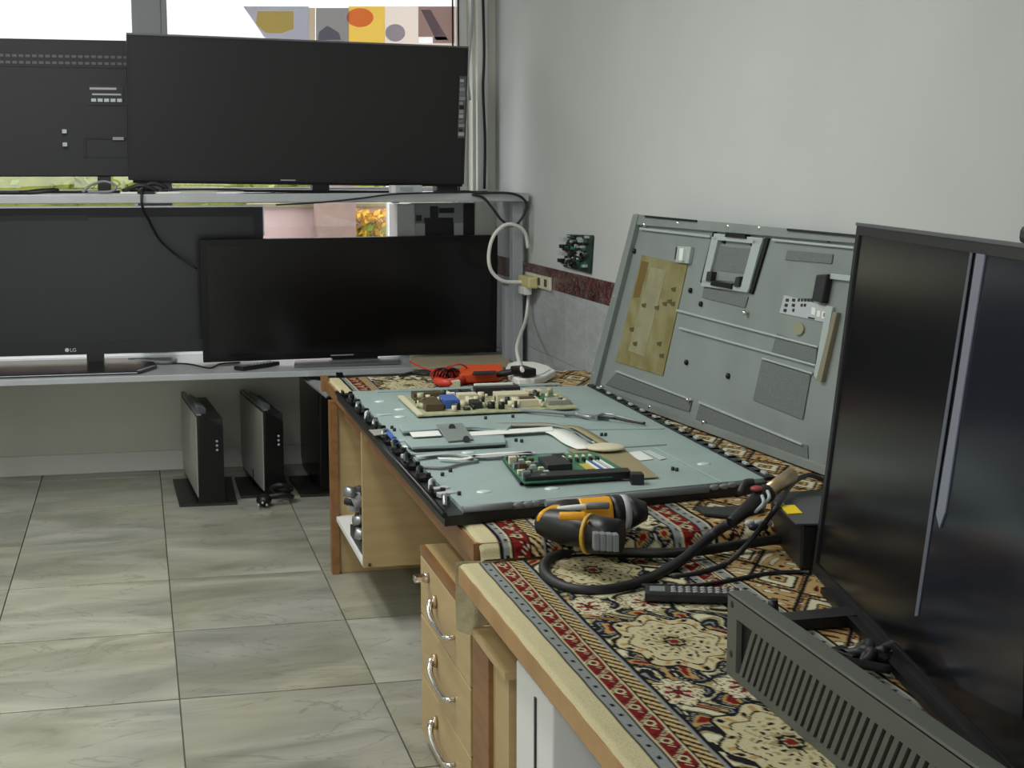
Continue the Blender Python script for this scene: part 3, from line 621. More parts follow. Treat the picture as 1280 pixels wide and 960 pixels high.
# ================================================================ RUGS
C_ = {k: np.array(lin(v)[:3]) for k, v in dict(cream=(194, 184, 146), black=(20, 19, 22), grey=(134, 138, 136), red=(118, 26, 26), gold=(172, 142, 88), navy=(27, 27, 34), tan=(178, 148, 100), olive=(150, 142, 100), maroon=(74, 22, 22), pale=(206, 200, 170), orange=(176, 96, 60)).items()}
def rug_color(u, v):
    u = np.asarray(u); v = np.asarray(v); out = np.zeros(u.shape+(3,)); out[:] = C_['tan']
    wob = 0*v; uu = u+wob
    def put(m, c): out[m] = C_[c]
    # ---- field 1: dark ground with medallions and scrolls
    f1 = (uu > .150) & (uu < .445); put(f1, 'navy')
    a = u+.018*np.sin(23*v)+.012*np.sin(51*v+2); b = v+.03*np.sin(21*u+1)+.012*np.sin(63*u)
    s1 = np.sin(58*a+2.2*np.sin(19*b)); s2 = np.sin(44*b+2.5*np.sin(31*a))
    g = s1*s2
    put(f1 & (g > .18), 'black'); put(f1 & (g > .26), 'olive'); put(f1 & (g > .62), 'pale')
    put(f1 & (g < -.22), 'grey'); put(f1 & (g < -.34), 'navy'); put(f1 & (g < -.52), 'gold'); put(f1 & (g < -.80), 'red')
    put(f1 & (np.abs(s1-s2*.6) < .10), 'pale')
    for du, dv, au, av in ((.272, .0, .098, .155), (.185, .25, .040, .062), (.40, .25, .042, .07), (.30, .25, .045, .06)):
        vv = ((v-2.52-dv+.255) % .51)-.255; x = (u-du)/au; y = vv/av
        r = np.hypot(x, y); th = np.arctan2(y, x); rp = r/(1+.10*np.cos(8*th))
        big = au > .06
        m = f1 & (rp < 1.06); put(m, 'black')
        put(f1 & (rp < 1.0), 'cream' if big else 'pale')
        put(f1 & (rp < .95) & (rp > .80) & (np.cos(20*th) > .55), 'gold')
        put(f1 & (rp < .97) & (rp > .86) & (np.cos(13*th+1) > .80), 'black')
        put(f1 & (rp < .80) & (rp > .765), 'black' if big else 'maroon')
        sq = np.sin(9*th+7*rp)*np.sin(26*rp+2*np.sin(5*th))
        put(f1 & (rp < .70) & (sq > .62), 'olive')
        put(f1 & (rp < .62) & (sq < -.58), 'black')
        put(f1 & (rp < (.30 if big else .55)) & (np.cos(6*th) > .1), 'olive' if big else 'red')
        put(f1 & (rp < .20) & (rp > .13), 'black'); put(f1 & (rp < .09), 'red')
    # ---- field 2: tan ground with geometric outlines
    f2 = uu > .55
    p = ((u-.55)/.155) % 1-.5; q = (v/.23+.5*np.floor((u-.55)/.155)) % 1-.5
    h = np.abs(p)*1.15+np.abs(q); st = np.round(h*9)/9
    put(f2 & (np.abs(h-.50) < .04), 'black'); put(f2 & (np.abs(h-.43) < .02), 'maroon')
    put(f2 & (h < .36) & (h > .30), 'black'); put(f2 & (h < .30), 'pale'); put(f2 & (h < .17), 'black'); put(f2 & (h < .13), 'gold'); put(f2 & (h < .06), 'black')
    w2 = np.sin(92*u+3*np.sin(30*v))*np.sin(70*v+2.5*np.sin(43*u))
    put(f2 & (h > .37) & (np.abs(h-.5) > .05) & (w2 > .42), 'black'); put(f2 & (h > .37) & (np.abs(h-.5) > .05) & (w2 > .62), 'pale')
    put(f2 & (h > .37) & (np.abs(h-.5) > .05) & (w2 < -.55), 'gold'); put(f2 & (h > .37) & (np.abs(h-.5) > .05) & (w2 < -.72), 'maroon')
    # ---- borders
    def band(lo, hi, c): 
        m = (uu >= lo) & (uu < hi); put(m, c); return m
    def redmotif(lo, hi):
        m = band(lo, hi, 'red'); t = (uu-lo)/(hi-lo)-.5; ph = v/.075
        z = np.abs((ph % 1)-.5)*2-.5
        put(m & (np.abs(t-z*.7) < .13), 'cream'); put(m & (np.abs(t-z*.7) < .05), 'black')
        z2 = np.abs(((ph*2+.25) % 1)-.5)*2-.5
        put(m & (np.abs(t+z2*.6) < .09), 'maroon')
        fl_ = np.hypot(t, ((ph % 1)-.5)*1.4); put(m & (fl_ < .24), 'cream'); put(m & (fl_ < .14), 'black'); put(m & (fl_ < .08), 'red')
        put(m & (np.abs(np.abs(t)-.47) < .04), 'cream')
    def greyband(lo, hi):
        m = band(lo, hi, 'grey'); t = (uu-(lo+hi)/2)/(hi-lo); ph = ((v/.045) % 1)-.5
        put(m & (np.abs(t)*1.1+np.abs(ph)*1.6 < .30), 'black')
        put(m & (np.abs(np.abs(t)-.42) < .05), 'cream')
    band(-1, .047, 'cream'); band(.047, .0535, 'black'); greyband(.0535, .071); band(.071, .0755, 'black')
    redmotif(.0755, .114); band(.114, .118, 'black'); m = band(.118, .142, 'gold')
    put(m & (np.sin((v*.9+uu*1.4)*2*math.pi/.024) > .45), 'black'); put(m & (np.sin((v*.9+uu*1.4)*2*math.pi/.024) < -.8), 'cream'); band(.142, .150, 'grey'); band(.149, .1535, 'black')
    band(.443, .449, 'black'); greyband(.449, .466); redmotif(.466, .512); band(.512, .516, 'black'); greyband(.516, .542); band(.542, .549, 'black')
    return out
def rug_mat():
    m = bpy.data.materials.new('persian_rug'); m.use_nodes = True; nt = m.node_tree; b = nt.nodes['Principled BSDF']; b.inputs['Roughness'].default_value = .95
    b.inputs['Specular IOR Level'].default_value = .1
    a = nt.nodes.new('ShaderNodeAttribute'); a.attribute_name = 'pattern'
    tc = nt.nodes.new('ShaderNodeTexCoord'); n = nt.nodes.new('ShaderNodeTexNoise'); n.inputs['Scale'].default_value = 320; nt.links.new(tc.outputs['Object'], n.inputs['Vector'])
    mr = nt.nodes.new('ShaderNodeMapRange'); mr.inputs[3].default_value = .72; mr.inputs[4].default_value = 1.2; nt.links.new(n.outputs[0], mr.inputs[0])
    mx = nt.nodes.new('ShaderNodeMix'); mx.data_type = 'RGBA'; mx.blend_type = 'MULTIPLY'; mx.inputs[0].default_value = 1
    nt.links.new(a.outputs['Color'], mx.inputs[6]); nt.links.new(mr.outputs[0], mx.inputs[7]); nt.links.new(mx.outputs[2], b.inputs['Base Color'])
    bp = nt.nodes.new('ShaderNodeBump'); bp.inputs['Strength'].default_value = .5; bp.inputs['Distance'].default_value = .003
    nt.links.new(n.outputs[0], bp.inputs['Height']); nt.links.new(bp.outputs[0], b.inputs['Normal'])
    return m
M_rug = rug_mat()
def rug(name, label, x0, x1, prof, step, uo):
    """prof: list of (y, z) along the rug's length (its path); x0..x1 width"""
    pr = np.array(prof, float); seg = np.hypot(np.diff(pr[:, 0]), np.diff(pr[:, 1])); s = np.concatenate([[0], np.cumsum(seg)])
    ns = int(s[-1]/step)+1; nx = int((x1-x0)/step)+1
    t = np.linspace(0, s[-1], ns); yy = np.interp(t, s, pr[:, 0]); zz = np.interp(t, s, pr[:, 1]); xx = np.linspace(x0, x1, nx)
    X, T = np.meshgrid(xx, t); Y = np.repeat(yy[:, None], nx, 1); Z = np.repeat(zz[:, None], nx, 1)
    Z = Z+.0012*np.sin(X*40+Y*17)*np.sin(Y*23)+.001
    # thin rounded left edge
    Z = Z-.006*np.clip(1-(X-x0)/.012, 0, 1)**2
    col = rug_color(X-uo, pr[0, 0]-T).reshape(-1, 3)
    verts = np.stack([X, Y, Z], -1).reshape(-1, 3)
    idx = np.arange(ns*nx).reshape(ns, nx)
    q = np.stack([idx[:-1, :-1], idx[1:, :-1], idx[1:, 1:], idx[:-1, 1:]], -1).reshape(-1, 4)
    me = bpy.data.meshes.new(name); me.vertices.add(len(verts)); me.vertices.foreach_set('co', verts.ravel())
    me.loops.add(q.size); me.loops.foreach_set('vertex_index', q.ravel().astype(np.int32))
    me.polygons.add(len(q)); me.polygons.foreach_set('loop_start', np.arange(0, q.size, 4, dtype=np.int32)); me.polygons.foreach_set('loop_total', np.full(len(q), 4, np.int32))
    me.update(calc_edges=True); me.validate()
    at = me.color_attributes.new('pattern', 'FLOAT_COLOR', 'POINT'); at.data.foreach_set('color', np.concatenate([col, np.ones((len(col), 1))], 1).ravel())
    me.materials.append(M_rug)
    o = bpy.data.objects.new(name, me); COL.objects.link(o)
    return tag(o, label, 'rug', 'patterned rugs')
rug('rug', 'patterned rug covering the rear desk and folding down over its near end', DX0+.012, DX1-.004, [(DY1-.01, ZR+.006), (DY0+.03, ZR+.006), (DY0+.005, ZR+.002), (DY0-.012, ZR-.010), (DY0-.018, ZF+.016), (DY0-.022, ZF+.011)], .0045, .70)
fr = rug('rug', 'patterned rug with red and grey borders covering the front table', fx0+.002, fx1-.002, [(fy1+.0, ZF+.004), (fy0, ZF+.006)], .0034, .648)
def flap(a, b):
    return Vector((.648+.115*b+.006*a*math.sin(b*9), fy1+.010+.006*math.sin(a*3+b*7)-.006*a, ZF+.007-(.150+.012*math.sin(b*6))*a))
B().grid(flap, 14, 30).build('hanging_corner', M_cream, fr)

# ================================================================ OPENED TELEVISION ON THE DESK
ZP = .737
ch = thing('television_chassis', 'opened television lying face down on the desk with bare pale metal chassis', 'television chassis', (1.1, 4.3, ZR+.008))
Pz = lambda x, y, z=ZP: pz(x, y, z)
zb = ZR+.0085
inner = [Pz(437, 489), Pz(577, 634), Pz(957, 597.5), Pz(741, 482)]
outer = [Pz(421, 491, .728), Pz(556, 645, .728), Pz(962, 603, .728), Pz(744, 483, .728)]
iz = [Vector((p.x, p.y, zb)) for p in inner]; oz = [Vector((p.x, p.y, zb)) for p in outer]
B().prism(iz, (0, 0, ZP-zb)).build('metal_plate', M_plate, ch)
fr_ = B()
for i in range(4):
    j = (i+1) % 4; g = .0006
    fr_.prism([oz[i], oz[j], iz[j]*(1-g)+oz[j]*g, iz[i]*(1-g)+oz[i]*g], (0, 0, .727-zb))
fr_.build('bezel_frame', M_black, ch)
B().tube([p+Vector((0, 0, .729-zb)) for p in (oz[0], oz[1])], .007, sub=1).build('rim_bead', M_black2, ch)
# clips along the left edge
def lerp(a, b, t): return a+(b-a)*t
le = (iz[1]-iz[0]).normalized()
cl = None
for k in range(20):
    t = .05+.9*k/19+random.uniform(-.01, .01)
    p = lerp(lerp(iz[0], oz[0], .45), lerp(iz[1], oz[1], .45), t); p.z = .728
    if k % 2 == 0 and cl:
        c = cl.copy(); COL.objects.link(c); c.parent = ch; c.location = p-ORG[ch.name]; c.rotation_euler = (0, 0, random.uniform(-.25, .25))
    elif not cl:
        cl = B().box(-.018, .018, -.022, .022, 0, .010).box(-.018, -.012, -.022, .022, .010, .022).box(.006, .018, -.008, .008, .01, .018).build('clip', M_black2); cl.parent = ch; cl.location = p-ORG[ch.name]
    else:
        B().tube([p+Vector((-.01, -.035, .004)), p+Vector((-.005, -.01, .022)), p+Vector((.008, .012, .018)), p+Vector((.012, .035, .004))], .005, sub=4, n=6).build('wire_hook', random.choice([M_steel, M_dark, M_lgrey]), ch)
for (x, y) in ((478, 520), (497, 553), (510, 570), (548, 612), (556, 618)):
    p = Pz(x+2, y, .735); B().obox(p, ((1, .3, 0), (-.3, 1, 0), (0, 0, 1)), (.022, .012, .006)).build('bracket', M_lgrey, ch, .002)
B().prism([Pz(480, 538, .742), Pz(485, 537, .742), Pz(500, 554, .742), Pz(494, 556, .742)], (0, 0, .003)).build('blue_tape', M_blue, ch)
B().prism([Pz(461, 538, .742), Pz(478, 537, .742), Pz(484, 543, .742), Pz(468, 545, .742)], (0, 0, .002)).build('paper_tab', M_ribbon, ch)
# near edge rail details
B().tube([Pz(578, 637, .735), Pz(640, 632, .735)], .009, sub=1).build('near_rail', M_grey, ch)
B().tube([Pz(682, 629, .735), Pz(885, 611, .735)], .009, sub=1).build('near_rail', M_grey, ch)
for (x, y) in ((648, 631), (660, 630), (670, 629), (893, 609), (905, 608), (915, 606)):
    B().sphere(Pz(x, y, .742), .009, (1.4, .8, .8), 6).build('clip_knob', M_grey, ch)
# far right edge slots
for k in range(26):
    t = k/25; p = lerp(Pz(742, 484, .738), Pz(955, 594, .738), t)
    B().obox(p, ((Pz(955, 594)-Pz(742, 484)), (1, 0, 0), (0, 0, 1)), (.046, .012, .005)).build('edge_slot', M_black2, ch)
    if k % 2: B().obox(p+Vector((0, 0, .007)), ((Pz(955, 594)-Pz(742, 484)), (1, 0, 0), (0, 0, 1)), (.016, .004, .003)).build('edge_tab', M_lgrey, ch)
# embossed ridges and bosses
def ridge(a, b, wd, hh=.004, m=None, nm='ridge'):
    a, b = Pz(*a), Pz(*b); d = (b-a).normalized(); s = Vector((-d.y, d.x, 0))*wd
    B().prism([a-s, b-s, b+s, a+s], (0, 0, hh)).build(nm, m or M_plate, ch, .0015)
for a, b, wd in (((470, 490), (700, 480.5), .02), ((640, 538), (830, 536), .01), ((645, 569), (705, 566), .012), ((740, 562), (832, 556), .008), ((820, 560), (905, 604), .008), ((555, 574), (600, 572), .01)):
    ridge(a, b, wd)
for (x, y) in ((475, 502), (500, 521), (511, 558), (535, 531), (567, 555), (585, 566), (605, 615), (500, 512), (620, 552), (690, 611), (748, 552), (880, 580)):
    B().sphere(Pz(x, y), .013, (1.5, 1.2, .35), 7).build('boss', mat('boss_bright', (206, 218, 214), .35, .2), ch)  # white highlights of the bosses put into a paler metal
for (x, y) in ((490, 536), (493, 539), (641, 522), (645, 552), (652, 553), (752, 545), (757, 545), (563, 590), (553, 595), (574, 619), (841, 588), (846, 589), (607, 524)):
    B().cyl(Pz(x, y), Pz(x, y)+Vector((0, 0, .009)), .005, n=8).build('screw', M_dark, ch)
# cross bracket (two rails and a plate)
br = B().prism([Pz(497, 533, .745), Pz(600, 529, .745), Pz(640, 534, .745), Pz(634, 540, .745), Pz(590, 537, .745), Pz(503, 542, .745)], (0, 0, .008)).build('stand_bracket', M_plate, ch, .002)
B().prism([Pz(505, 553, .745), Pz(560, 550, .745), Pz(630, 547, .745), Pz(632, 556, .745), Pz(560, 560, .745), Pz(515, 562, .745)], (0, 0, .008)).build('rail', M_plate, br, .002)
B().prism([Pz(545, 532, .755), Pz(578, 530, .755), Pz(592, 550, .755), Pz(560, 553, .755)], (0, 0, .004)).build('cross_plate', M_cover, br, .0015)
B().prism([Pz(512, 541, .747), Pz(548, 539, .747), Pz(552, 545, .747), Pz(516, 547, .747)], (0, 0, .002)).build('bright_strip', M_paper, br)  # white highlights along the bracket drawn in as pale strips
B().prism([Pz(578, 541, .747), Pz(690, 534, .747), Pz(692, 539, .747), Pz(582, 546, .747)], (0, 0, .002)).build('bright_strip', M_paper, br)
for (x, y) in ((565, 534), (583, 549)): B().cyl(Pz(x, y, .760), Pz(x, y, .763), .010, n=10).build('hole_plug', M_black, br)
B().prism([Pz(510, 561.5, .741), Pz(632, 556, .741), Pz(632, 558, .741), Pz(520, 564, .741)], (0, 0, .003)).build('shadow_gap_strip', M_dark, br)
# power board
def qm(c, u, v): return lerp(lerp(c[0], c[1], u), lerp(c[3], c[2], u), v)
pc = [Pz(497, 497, .743), Pz(698, 490, .743), Pz(722, 511, .743), Pz(522, 521, .743)]
pb_ = B().prism(pc, (0, 0, .004)).build('power_board', M_pcbp, ch)
up = Vector((0, 0, 1))
def blk(par, c, u, v, du, dv, h, m, nm, z0=.004):
    q = [qm(c, u, v), qm(c, u+du, v), qm(c, u+du, v+dv), qm(c, u, v+dv)]
    return B().prism([p+up*z0 for p in q], up*h).build(nm, m, par, .0012)
B().prism([qm(pc, .0, .0)+up*.004, qm(pc, .035, .0)+up*.004, qm(pc, .035, 1)+up*.004, qm(pc, 0, 1)+up*.004], up*.003).build('board_margin', M_comp, pb_)
for u, v, du, dv, h, m, nm in ((.07, .1, .18, .14, .022, M_brown, 'heat_sink'), (.30, .04, .14, .12, .02, M_dark, 'heat_sink'), (.46, .02, .28, .14, .028, M_dark, 'heat_sink'), (.47, -.02, .24, .05, .034, M_paper, 'fin_row'), (.20, .45, .09, .3, .028, M_blue, 'film_capacitor'), (.07, .45, .11, .4, .022, M_brown, 'transformer'),
                               (.33, .22, .12, .14, .02, M_comp, 'transformer'), (.55, .3, .2, .22, .024, M_comp, 'transformer'), (.62, .62, .16, .22, .022, M_comp, 'relay'), (.66, .68, .10, .1, .026, M_brown, 'relay_cap'), (.78, .12, .09, .14, .018, M_comp, 'connector'), (.80, .40, .12, .18, .012, M_pcb, 'green_block'), (.84, .62, .14, .2, .015, M_ribbon, 'connector'),
                               (.36, .62, .06, .2, .02, M_dark, 'chip'), (.28, .10, .05, .10, .018, M_paper, 'paper_label')):
    blk(pb_, pc, u, v, du, dv, h, m, nm)
for k in range(110):
    u, v = random.uniform(.05, .95), random.uniform(.06, .92); p = qm(pc, u, v)+up*.004; h = random.uniform(.008, .026)
    B().cyl(p, p+up*h, random.uniform(.005, .013), n=10).build('capacitor', random.choice([M_comp, M_comp, M_pcbp, M_dark, M_brown, M_black]), pb_)
# ribbon cables
def rib(name, pts, wx, m, zs=None):
    B().ribbon([Pz(x, y, .746 if zs is None else zs[i]) for i, (x, y) in enumerate(pts)], wx, .0012).build(name, m, ch)
rib('ribbon_cable', [(600, 531), (650, 530.5), (690, 531), (712, 537), (730, 550), (752, 560)], (0, .06, 0), M_ribbon)
rib('ribbon_cable', [(690, 537), (705, 543), (720, 553), (738, 561)], (.075, .0, 0), M_paper)
rib('ribbon_cable', [(705, 532), (722, 535), (745, 548), (768, 562)], (.03, .0, 0), M_tan)
rib('ribbon_cable', [(520, 571), (560, 567), (600, 571), (640, 568), (665, 566)], (0, .03, 0), M_lgrey)
rib('ribbon_cable', [(548, 573), (580, 574), (600, 569), (640, 566), (670, 566)], (0, .022, 0), M_paper)
B().tube([Pz(512, 568, .742), Pz(540, 570, .742), Pz(565, 569, .745), Pz(580, 572, .742), Pz(597, 576, .742), Pz(575, 580, .742), Pz(555, 585, .742), Pz(525, 584, .742)], .004).build('wire', M_grey, ch)
B().tube([Pz(640, 512, .745), Pz(700, 516, .75), Pz(740, 521, .742), Pz(760, 523, .745)], .006).build('wire', M_grey, ch)
B().prism([Pz(708, 562, .7405), Pz(778, 560, .7405), Pz(823, 597, .7405), Pz(778, 600, .7405)], (0, 0, .002)).build('insulating_sheet', M_tan, ch)
B().sphere(Pz(757, 559, .752), .05, (1.1, 1.0, .18), 8).build('foam_pad', M_comp, ch)
B().prism([Pz(783, 566, .7385), Pz(800, 564, .7385), Pz(817, 574, .7385), Pz(800, 576, .7385)], (0, 0, .001)).build('paper_label', M_paper, ch)
B().prism([Pz(803, 564, .7385), Pz(812, 563, .7385), Pz(833, 573, .7385), Pz(825, 575, .7385)], (0, 0, .001)).build('paper_label', MATS['boss_bright'], ch)
# main board
mc = [Pz(628, 574, .748), Pz(742, 566, .748), Pz(792, 595, .748), Pz(655, 605, .748)]
mb = B().prism(mc, (0, 0, .003)).build('main_board', M_pcb, ch)
blk(mb, mc, .30, .30, .24, .36, .016, M_dark, 'heat_sink', .003)
blk(mb, mc, .50, .12, .12, .08, .010, M_black, 'chip', .003); blk(mb, mc, .66, .5, .1, .22, .004, M_ytag if 0 else mat('gold_pad', (190, 168, 70), .5), 'gold_pad', .003); blk(mb, mc, .48, .75, .05, .14, .006, M_paper, 'label', .003)
for k in range(9):
    blk(mb, mc, .01+.03*(k % 2), .04+.10*k, .075, .06, .010+.005*(k % 3), (M_steel, M_brown, M_comp, M_dark)[k % 4], 'port', .003)
for k in range(14): blk(mb, mc, .11+.06*(k % 3), .06+.063*k, .05, .045, .008+.003*(k % 2), (M_comp, M_steel, M_brown, M_lgrey)[k % 4], 'connector', .003)
for k in range(12): blk(mb, mc, .50+.035*k, .22+.10*(k % 2), .022, .07, .010, (M_comp, M_dark)[k % 2], 'coil', .003)
for k in range(5): blk(mb, mc, .74+.035*k, .45, .018, .45, .008, (M_paper, M_blue, M_paper, M_lgrey, M_paper)[k], 'ribbon_strand', .003)
B().prism([Pz(652, 600, .741), Pz(785, 594, .741), Pz(789, 599, .741), Pz(656, 607, .741)], (0, 0, .020)).build('port_bracket', M_black, mb, .002)
B().obox(Pz(796, 598, .75), ((1, -.2, 0), (.2, 1, 0), (0, 0, 1)), (.016, .02, .014)).build('plug', M_black, mb, .003)
B().prism([Pz(627, 574, .741), Pz(634, 574, .741), Pz(660, 604, .741), Pz(650, 606, .741)], (0, 0, .006)).build('board_tray', M_dark, mb)
# tweezers
tw = thing('tweezers', 'thin steel tweezers lying on the chassis beside the power board', 'tweezers', Pz(770, 525))
for s_ in (-1, 1): B().tube([Pz(745, 521+s_*1.2, .748), Pz(752, 518+1.2-s_*1.5, .75), Pz(765, 519+1.5-s_*2.2, .75), Pz(772, 522-s_*1.6, .748), Pz(790, 526-s_*1.2, .746), Pz(806, 529-s_*.3, .745)], .004).build('arm', M_steel if s_ > 0 else M_dark, tw)
B().tube([Pz(706, 518, .744), Pz(722, 518, .748), Pz(735, 521, .748), Pz(747, 521, .747)], .006).build('handle', M_steel, tw)

# ================================================================ LEANING BACK COVER
cBL, cBR, cTR = pz(740, 487, ZR+.012), pz(1010, 585, ZR+.012), px_(1068, 293, 1.80)
cn = (cBR-cBL).cross(cTR-cBL).normalized(); cn = cn if cn.x < 0 else -cn
def hc_(x, y, off=0):
    d = ray(x, y); o = cBL+cn*off; return CAM+d*((o-CAM).dot(cn)/d.dot(cn))
cv = thing('back_cover', 'grey metal television back cover leaning against the wall behind the desk', 'television cover', cBL)
shp = [hc_(740, 487), hc_(797, 268), hc_(1088, 295), hc_(1050, 599.5)]
B().prism([p-cn*.014 for p in shp], cn*.013).build('shell', M_cover, cv)
def cpoly(name, pts, h, m, bev=.0015, z0=-.001): return B().prism([hc_(x, y)+cn*z0 for x, y in pts], cn*(h-z0)).build(name, m, cv, bev)
cpoly('side_rim', [(739, 487), (796.5, 268), (803, 268.6), (747, 489)], .016, M_cover)
B().tube([hc_(739.5, 487, .004), hc_(797, 268, .004)], .0045, sub=1).build('edge_seal', M_black, cv)
cpoly('top_flange', [(797, 268), (1088, 295), (1087, 306), (796, 281)], .012, M_cover)
for pts in ([(812, 269.6), (876, 275.6), (876, 278), (811, 272)], [(991, 286), (1088, 295), (1087, 298.5), (990, 289)], [(914, 291), (938, 294), (938, 299), (912, 296.5)], [(896, 351), (921, 355), (920, 362), (894, 357)]):
    cpoly('slot', pts, .018, M_black2, .0008)
cpoly('bottom_flange', [(740, 487), (742, 480), (1052, 588), (1050, 599.5)], .014, M_cover)
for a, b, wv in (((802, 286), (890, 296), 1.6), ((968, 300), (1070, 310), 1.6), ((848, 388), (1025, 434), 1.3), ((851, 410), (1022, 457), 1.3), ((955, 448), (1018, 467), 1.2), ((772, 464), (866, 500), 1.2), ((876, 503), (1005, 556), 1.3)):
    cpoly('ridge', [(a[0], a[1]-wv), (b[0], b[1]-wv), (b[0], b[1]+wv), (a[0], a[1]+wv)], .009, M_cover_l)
for pts in ([(893, 290), (896, 290), (879, 354), (877, 353)], [(959, 297), (963, 298), (942, 368), (938, 366)]): cpoly('dark_slot', pts, .006, M_black2, .0008)
# raised mounting frame with recess
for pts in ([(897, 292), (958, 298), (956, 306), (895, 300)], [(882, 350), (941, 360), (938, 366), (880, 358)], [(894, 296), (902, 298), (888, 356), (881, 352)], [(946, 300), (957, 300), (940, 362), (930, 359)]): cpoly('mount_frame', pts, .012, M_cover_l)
cpoly('mount_recess', [(900, 306), (944, 311), (930, 354), (890, 350)], .002, M_cover)
cpoly('mesh_patch', [(898, 307), (941, 311), (931, 343), (889, 338)], .003, M_mesh)
for pts in ([(891, 340), (897, 340), (895, 352), (889, 352)], [(927, 347), (932, 346), (930, 359), (924, 359)]): cpoly('hook', pts, .02, M_dark)
for pts in ([(771, 466), (866, 501), (862, 515), (757, 481)], [(876, 503), (1010, 557), (1011, 579), (870, 525)], [(953, 450), (1014, 469), (1004, 525), (942, 500)], [(972, 417), (1022, 436), (1020, 455), (965, 440)], [(881, 358), (936, 371), (932, 385), (878, 372)], [(985, 313), (1042, 318), (1040, 330), (982, 325)]): cpoly('mesh_patch', pts, .003, M_mesh)
cpoly('yellowed_film', [(803, 319), (860, 331), (829, 470), (770, 452)], .0025, M_foil, .0005)
cpoly('film_stain', [(803, 326), (812, 328), (800, 372), (792, 372)], .0032, mat('stain', (104, 84, 34), .6), .0003)
cpoly('film_panel', [(814, 334), (834, 338), (806, 446), (786, 438)], .0032, mat('film_pale', (146, 142, 110), .5, var=.1, vscale=20), .0003)
for (x, y) in ((822, 385), (832, 380), (838, 377), (843, 362), (806, 382), (791, 412), (795, 430), (825, 430), (828, 445), (842, 380)): cpoly('stain_spot', [(x-3, y-2), (x+3, y-3), (x+2, y+3), (x-2, y+2)], .004, mat('spot', (76, 70, 40), .7), .0003)
cpoly('cable_clamp', [(851, 308), (868, 309), (864, 330), (848, 328)], .012, M_cover_l); cpoly('clamp_slot', [(847, 309), (849.5, 309), (847, 325), (845, 324)], .006, M_black2, .0005); cpoly('clamp_tongue', [(857, 311), (862, 311), (860, 327), (856, 326)], .022, M_paper)
lb = cpoly('port_label', [(981, 369), (1040, 384), (1036, 404), (975, 391)], .0025, M_lgrey, .0005)
def mark(x, y, w_, h_, m): B().prism([hc_(x+a, y+b*1.0+a*.22)+cn*.0025 for a, b in ((0, 0), (w_, 0), (w_-1, h_), (-1, h_))], cn*.001).build('print_mark', m, lb)
for r_, row in enumerate(((0, 8, 15, 19, 23, 27, 31), (0, 9, 20, 24), (0, 11))):
    for c in row: mark(984+c-r_*1.4, 373+r_*6.4, 3.6 if c < 10 else 2.4, 4, M_black)
mark(1016, 384, 5, 9, M_paper); mark(1023, 388, 4, 8, M_paper); mark(1029, 389, 7, 9, M_paper); mark(1012, 396, 8, 2, M_black); mark(1031, 391, 2, 5, M_grey)
cpoly('black_handle', [(1028, 344), (1042, 343), (1035, 380), (1022, 376)], .02, M_black, .004)
cpoly('handle_frame', [(1042, 342), (1068, 345), (1066, 352), (1041, 349)], .01, M_cover_l)
cpoly('side_channel', [(1046, 390), (1051, 391), (1031, 478), (1025, 475)], .012, mat('channel_ochre', (128, 122, 98), .5), .001)
cpoly('side_ridge', [(1036, 382), (1044, 384), (1042, 396), (1030, 460), (1024, 474), (1020, 470)], .008, M_cover_l)
cpoly('round_plug', circ(999, 411, 7, 8), .005, mat('plug_ochre', (140, 140, 112), .6), .0005)
for (x, y) in ((806, 281), (848, 279), (769, 371), (743, 467), (752, 484), (813, 509), (911, 283), (950, 285), (931, 391), (860, 500), (880, 528)): B().sphere(hc_(x, y, .01), .008, (1, 1, 1), 6).build('screw_head', M_chrome, cv)
for (x, y) in ((863, 363), (876, 380), (858, 453), (910, 470), (887, 346), (905, 301), (941, 305), (1036, 299), (793, 314)): B().sphere(hc_(x, y, .002), .008, (1, 1.2, 1.2), 6).build('hole', M_black2, cv)

# ================================================================ WALL BOARD, SOCKETS
wbd = thing('circuit_board', 'green circuit board hung on the wall above the red border tiles', 'circuit board', (XW-.02, 6.25, 1.08))
wq = [px_(709, 293, XW-.012), px_(740, 294, XW-.012), px_(737, 342, XW-.012), px_(704, 333, XW-.012)]
B().prism(wq, (.006, 0, 0)).build('board', M_pcbd, wbd)
for k in range(80):
    u, v = random.uniform(.04, .9), random.uniform(.04, .9); p = qm(wq, u, v); s = random.uniform(.003, .012)
    B().obox(p-Vector((.008, 0, 0)), ((1,0,0),(0,1,0),(0,0,1)), (.008, s*1.4, s*.6)).build('component', random.choice([M_dark, M_pcbd, M_lgrey, M_black, M_pcb]), wbd)
for k in range(4): B().obox(qm(wq, .02, .15+.22*k)-Vector((.012, 0, 0)), ((1,0,0),(0,1,0),(0,0,1)), (.012, .03, .008)).build('connector', M_black if k % 2 else M_lgrey, wbd)
for lab, xs in (('white wall socket nearer the shelf post, holding the yellowed adapter', (655, 671)), ('white double wall socket right of the yellowed adapter', (672, 690))):
    a, b_ = px_(xs[0], 341+.24*(xs[0]-655), XW-.008), px_(xs[1], 341+.24*(xs[1]-655), XW-.008)
    so = thing('wall_socket', lab, 'socket', (XW-.01, (a.y+b_.y)/2, .96), group='wall sockets')
    zt, zq = 1.018, .958
    B().box(XW-.02, XW-.0062, b_.y, a.y, zq, zt).build('plate', mat('socket_ivory', (214, 210, 190), .4), so, .004)
    w_ = a.y-b_.y
    for k in (.27, .73): B().box(XW-.0215, XW-.0195, b_.y+w_*k-.022, b_.y+w_*k+.022, zq+.014, zt-.012).build('outlet', M_brown if xs[0] > 670 else M_lgrey, so, .0005)
ad = thing('plug_adapter', 'yellowed plug adapter pushed into the left wall socket', 'adapter', px_(660, 352, 1.78))
c = px_(660, 352, 1.775)
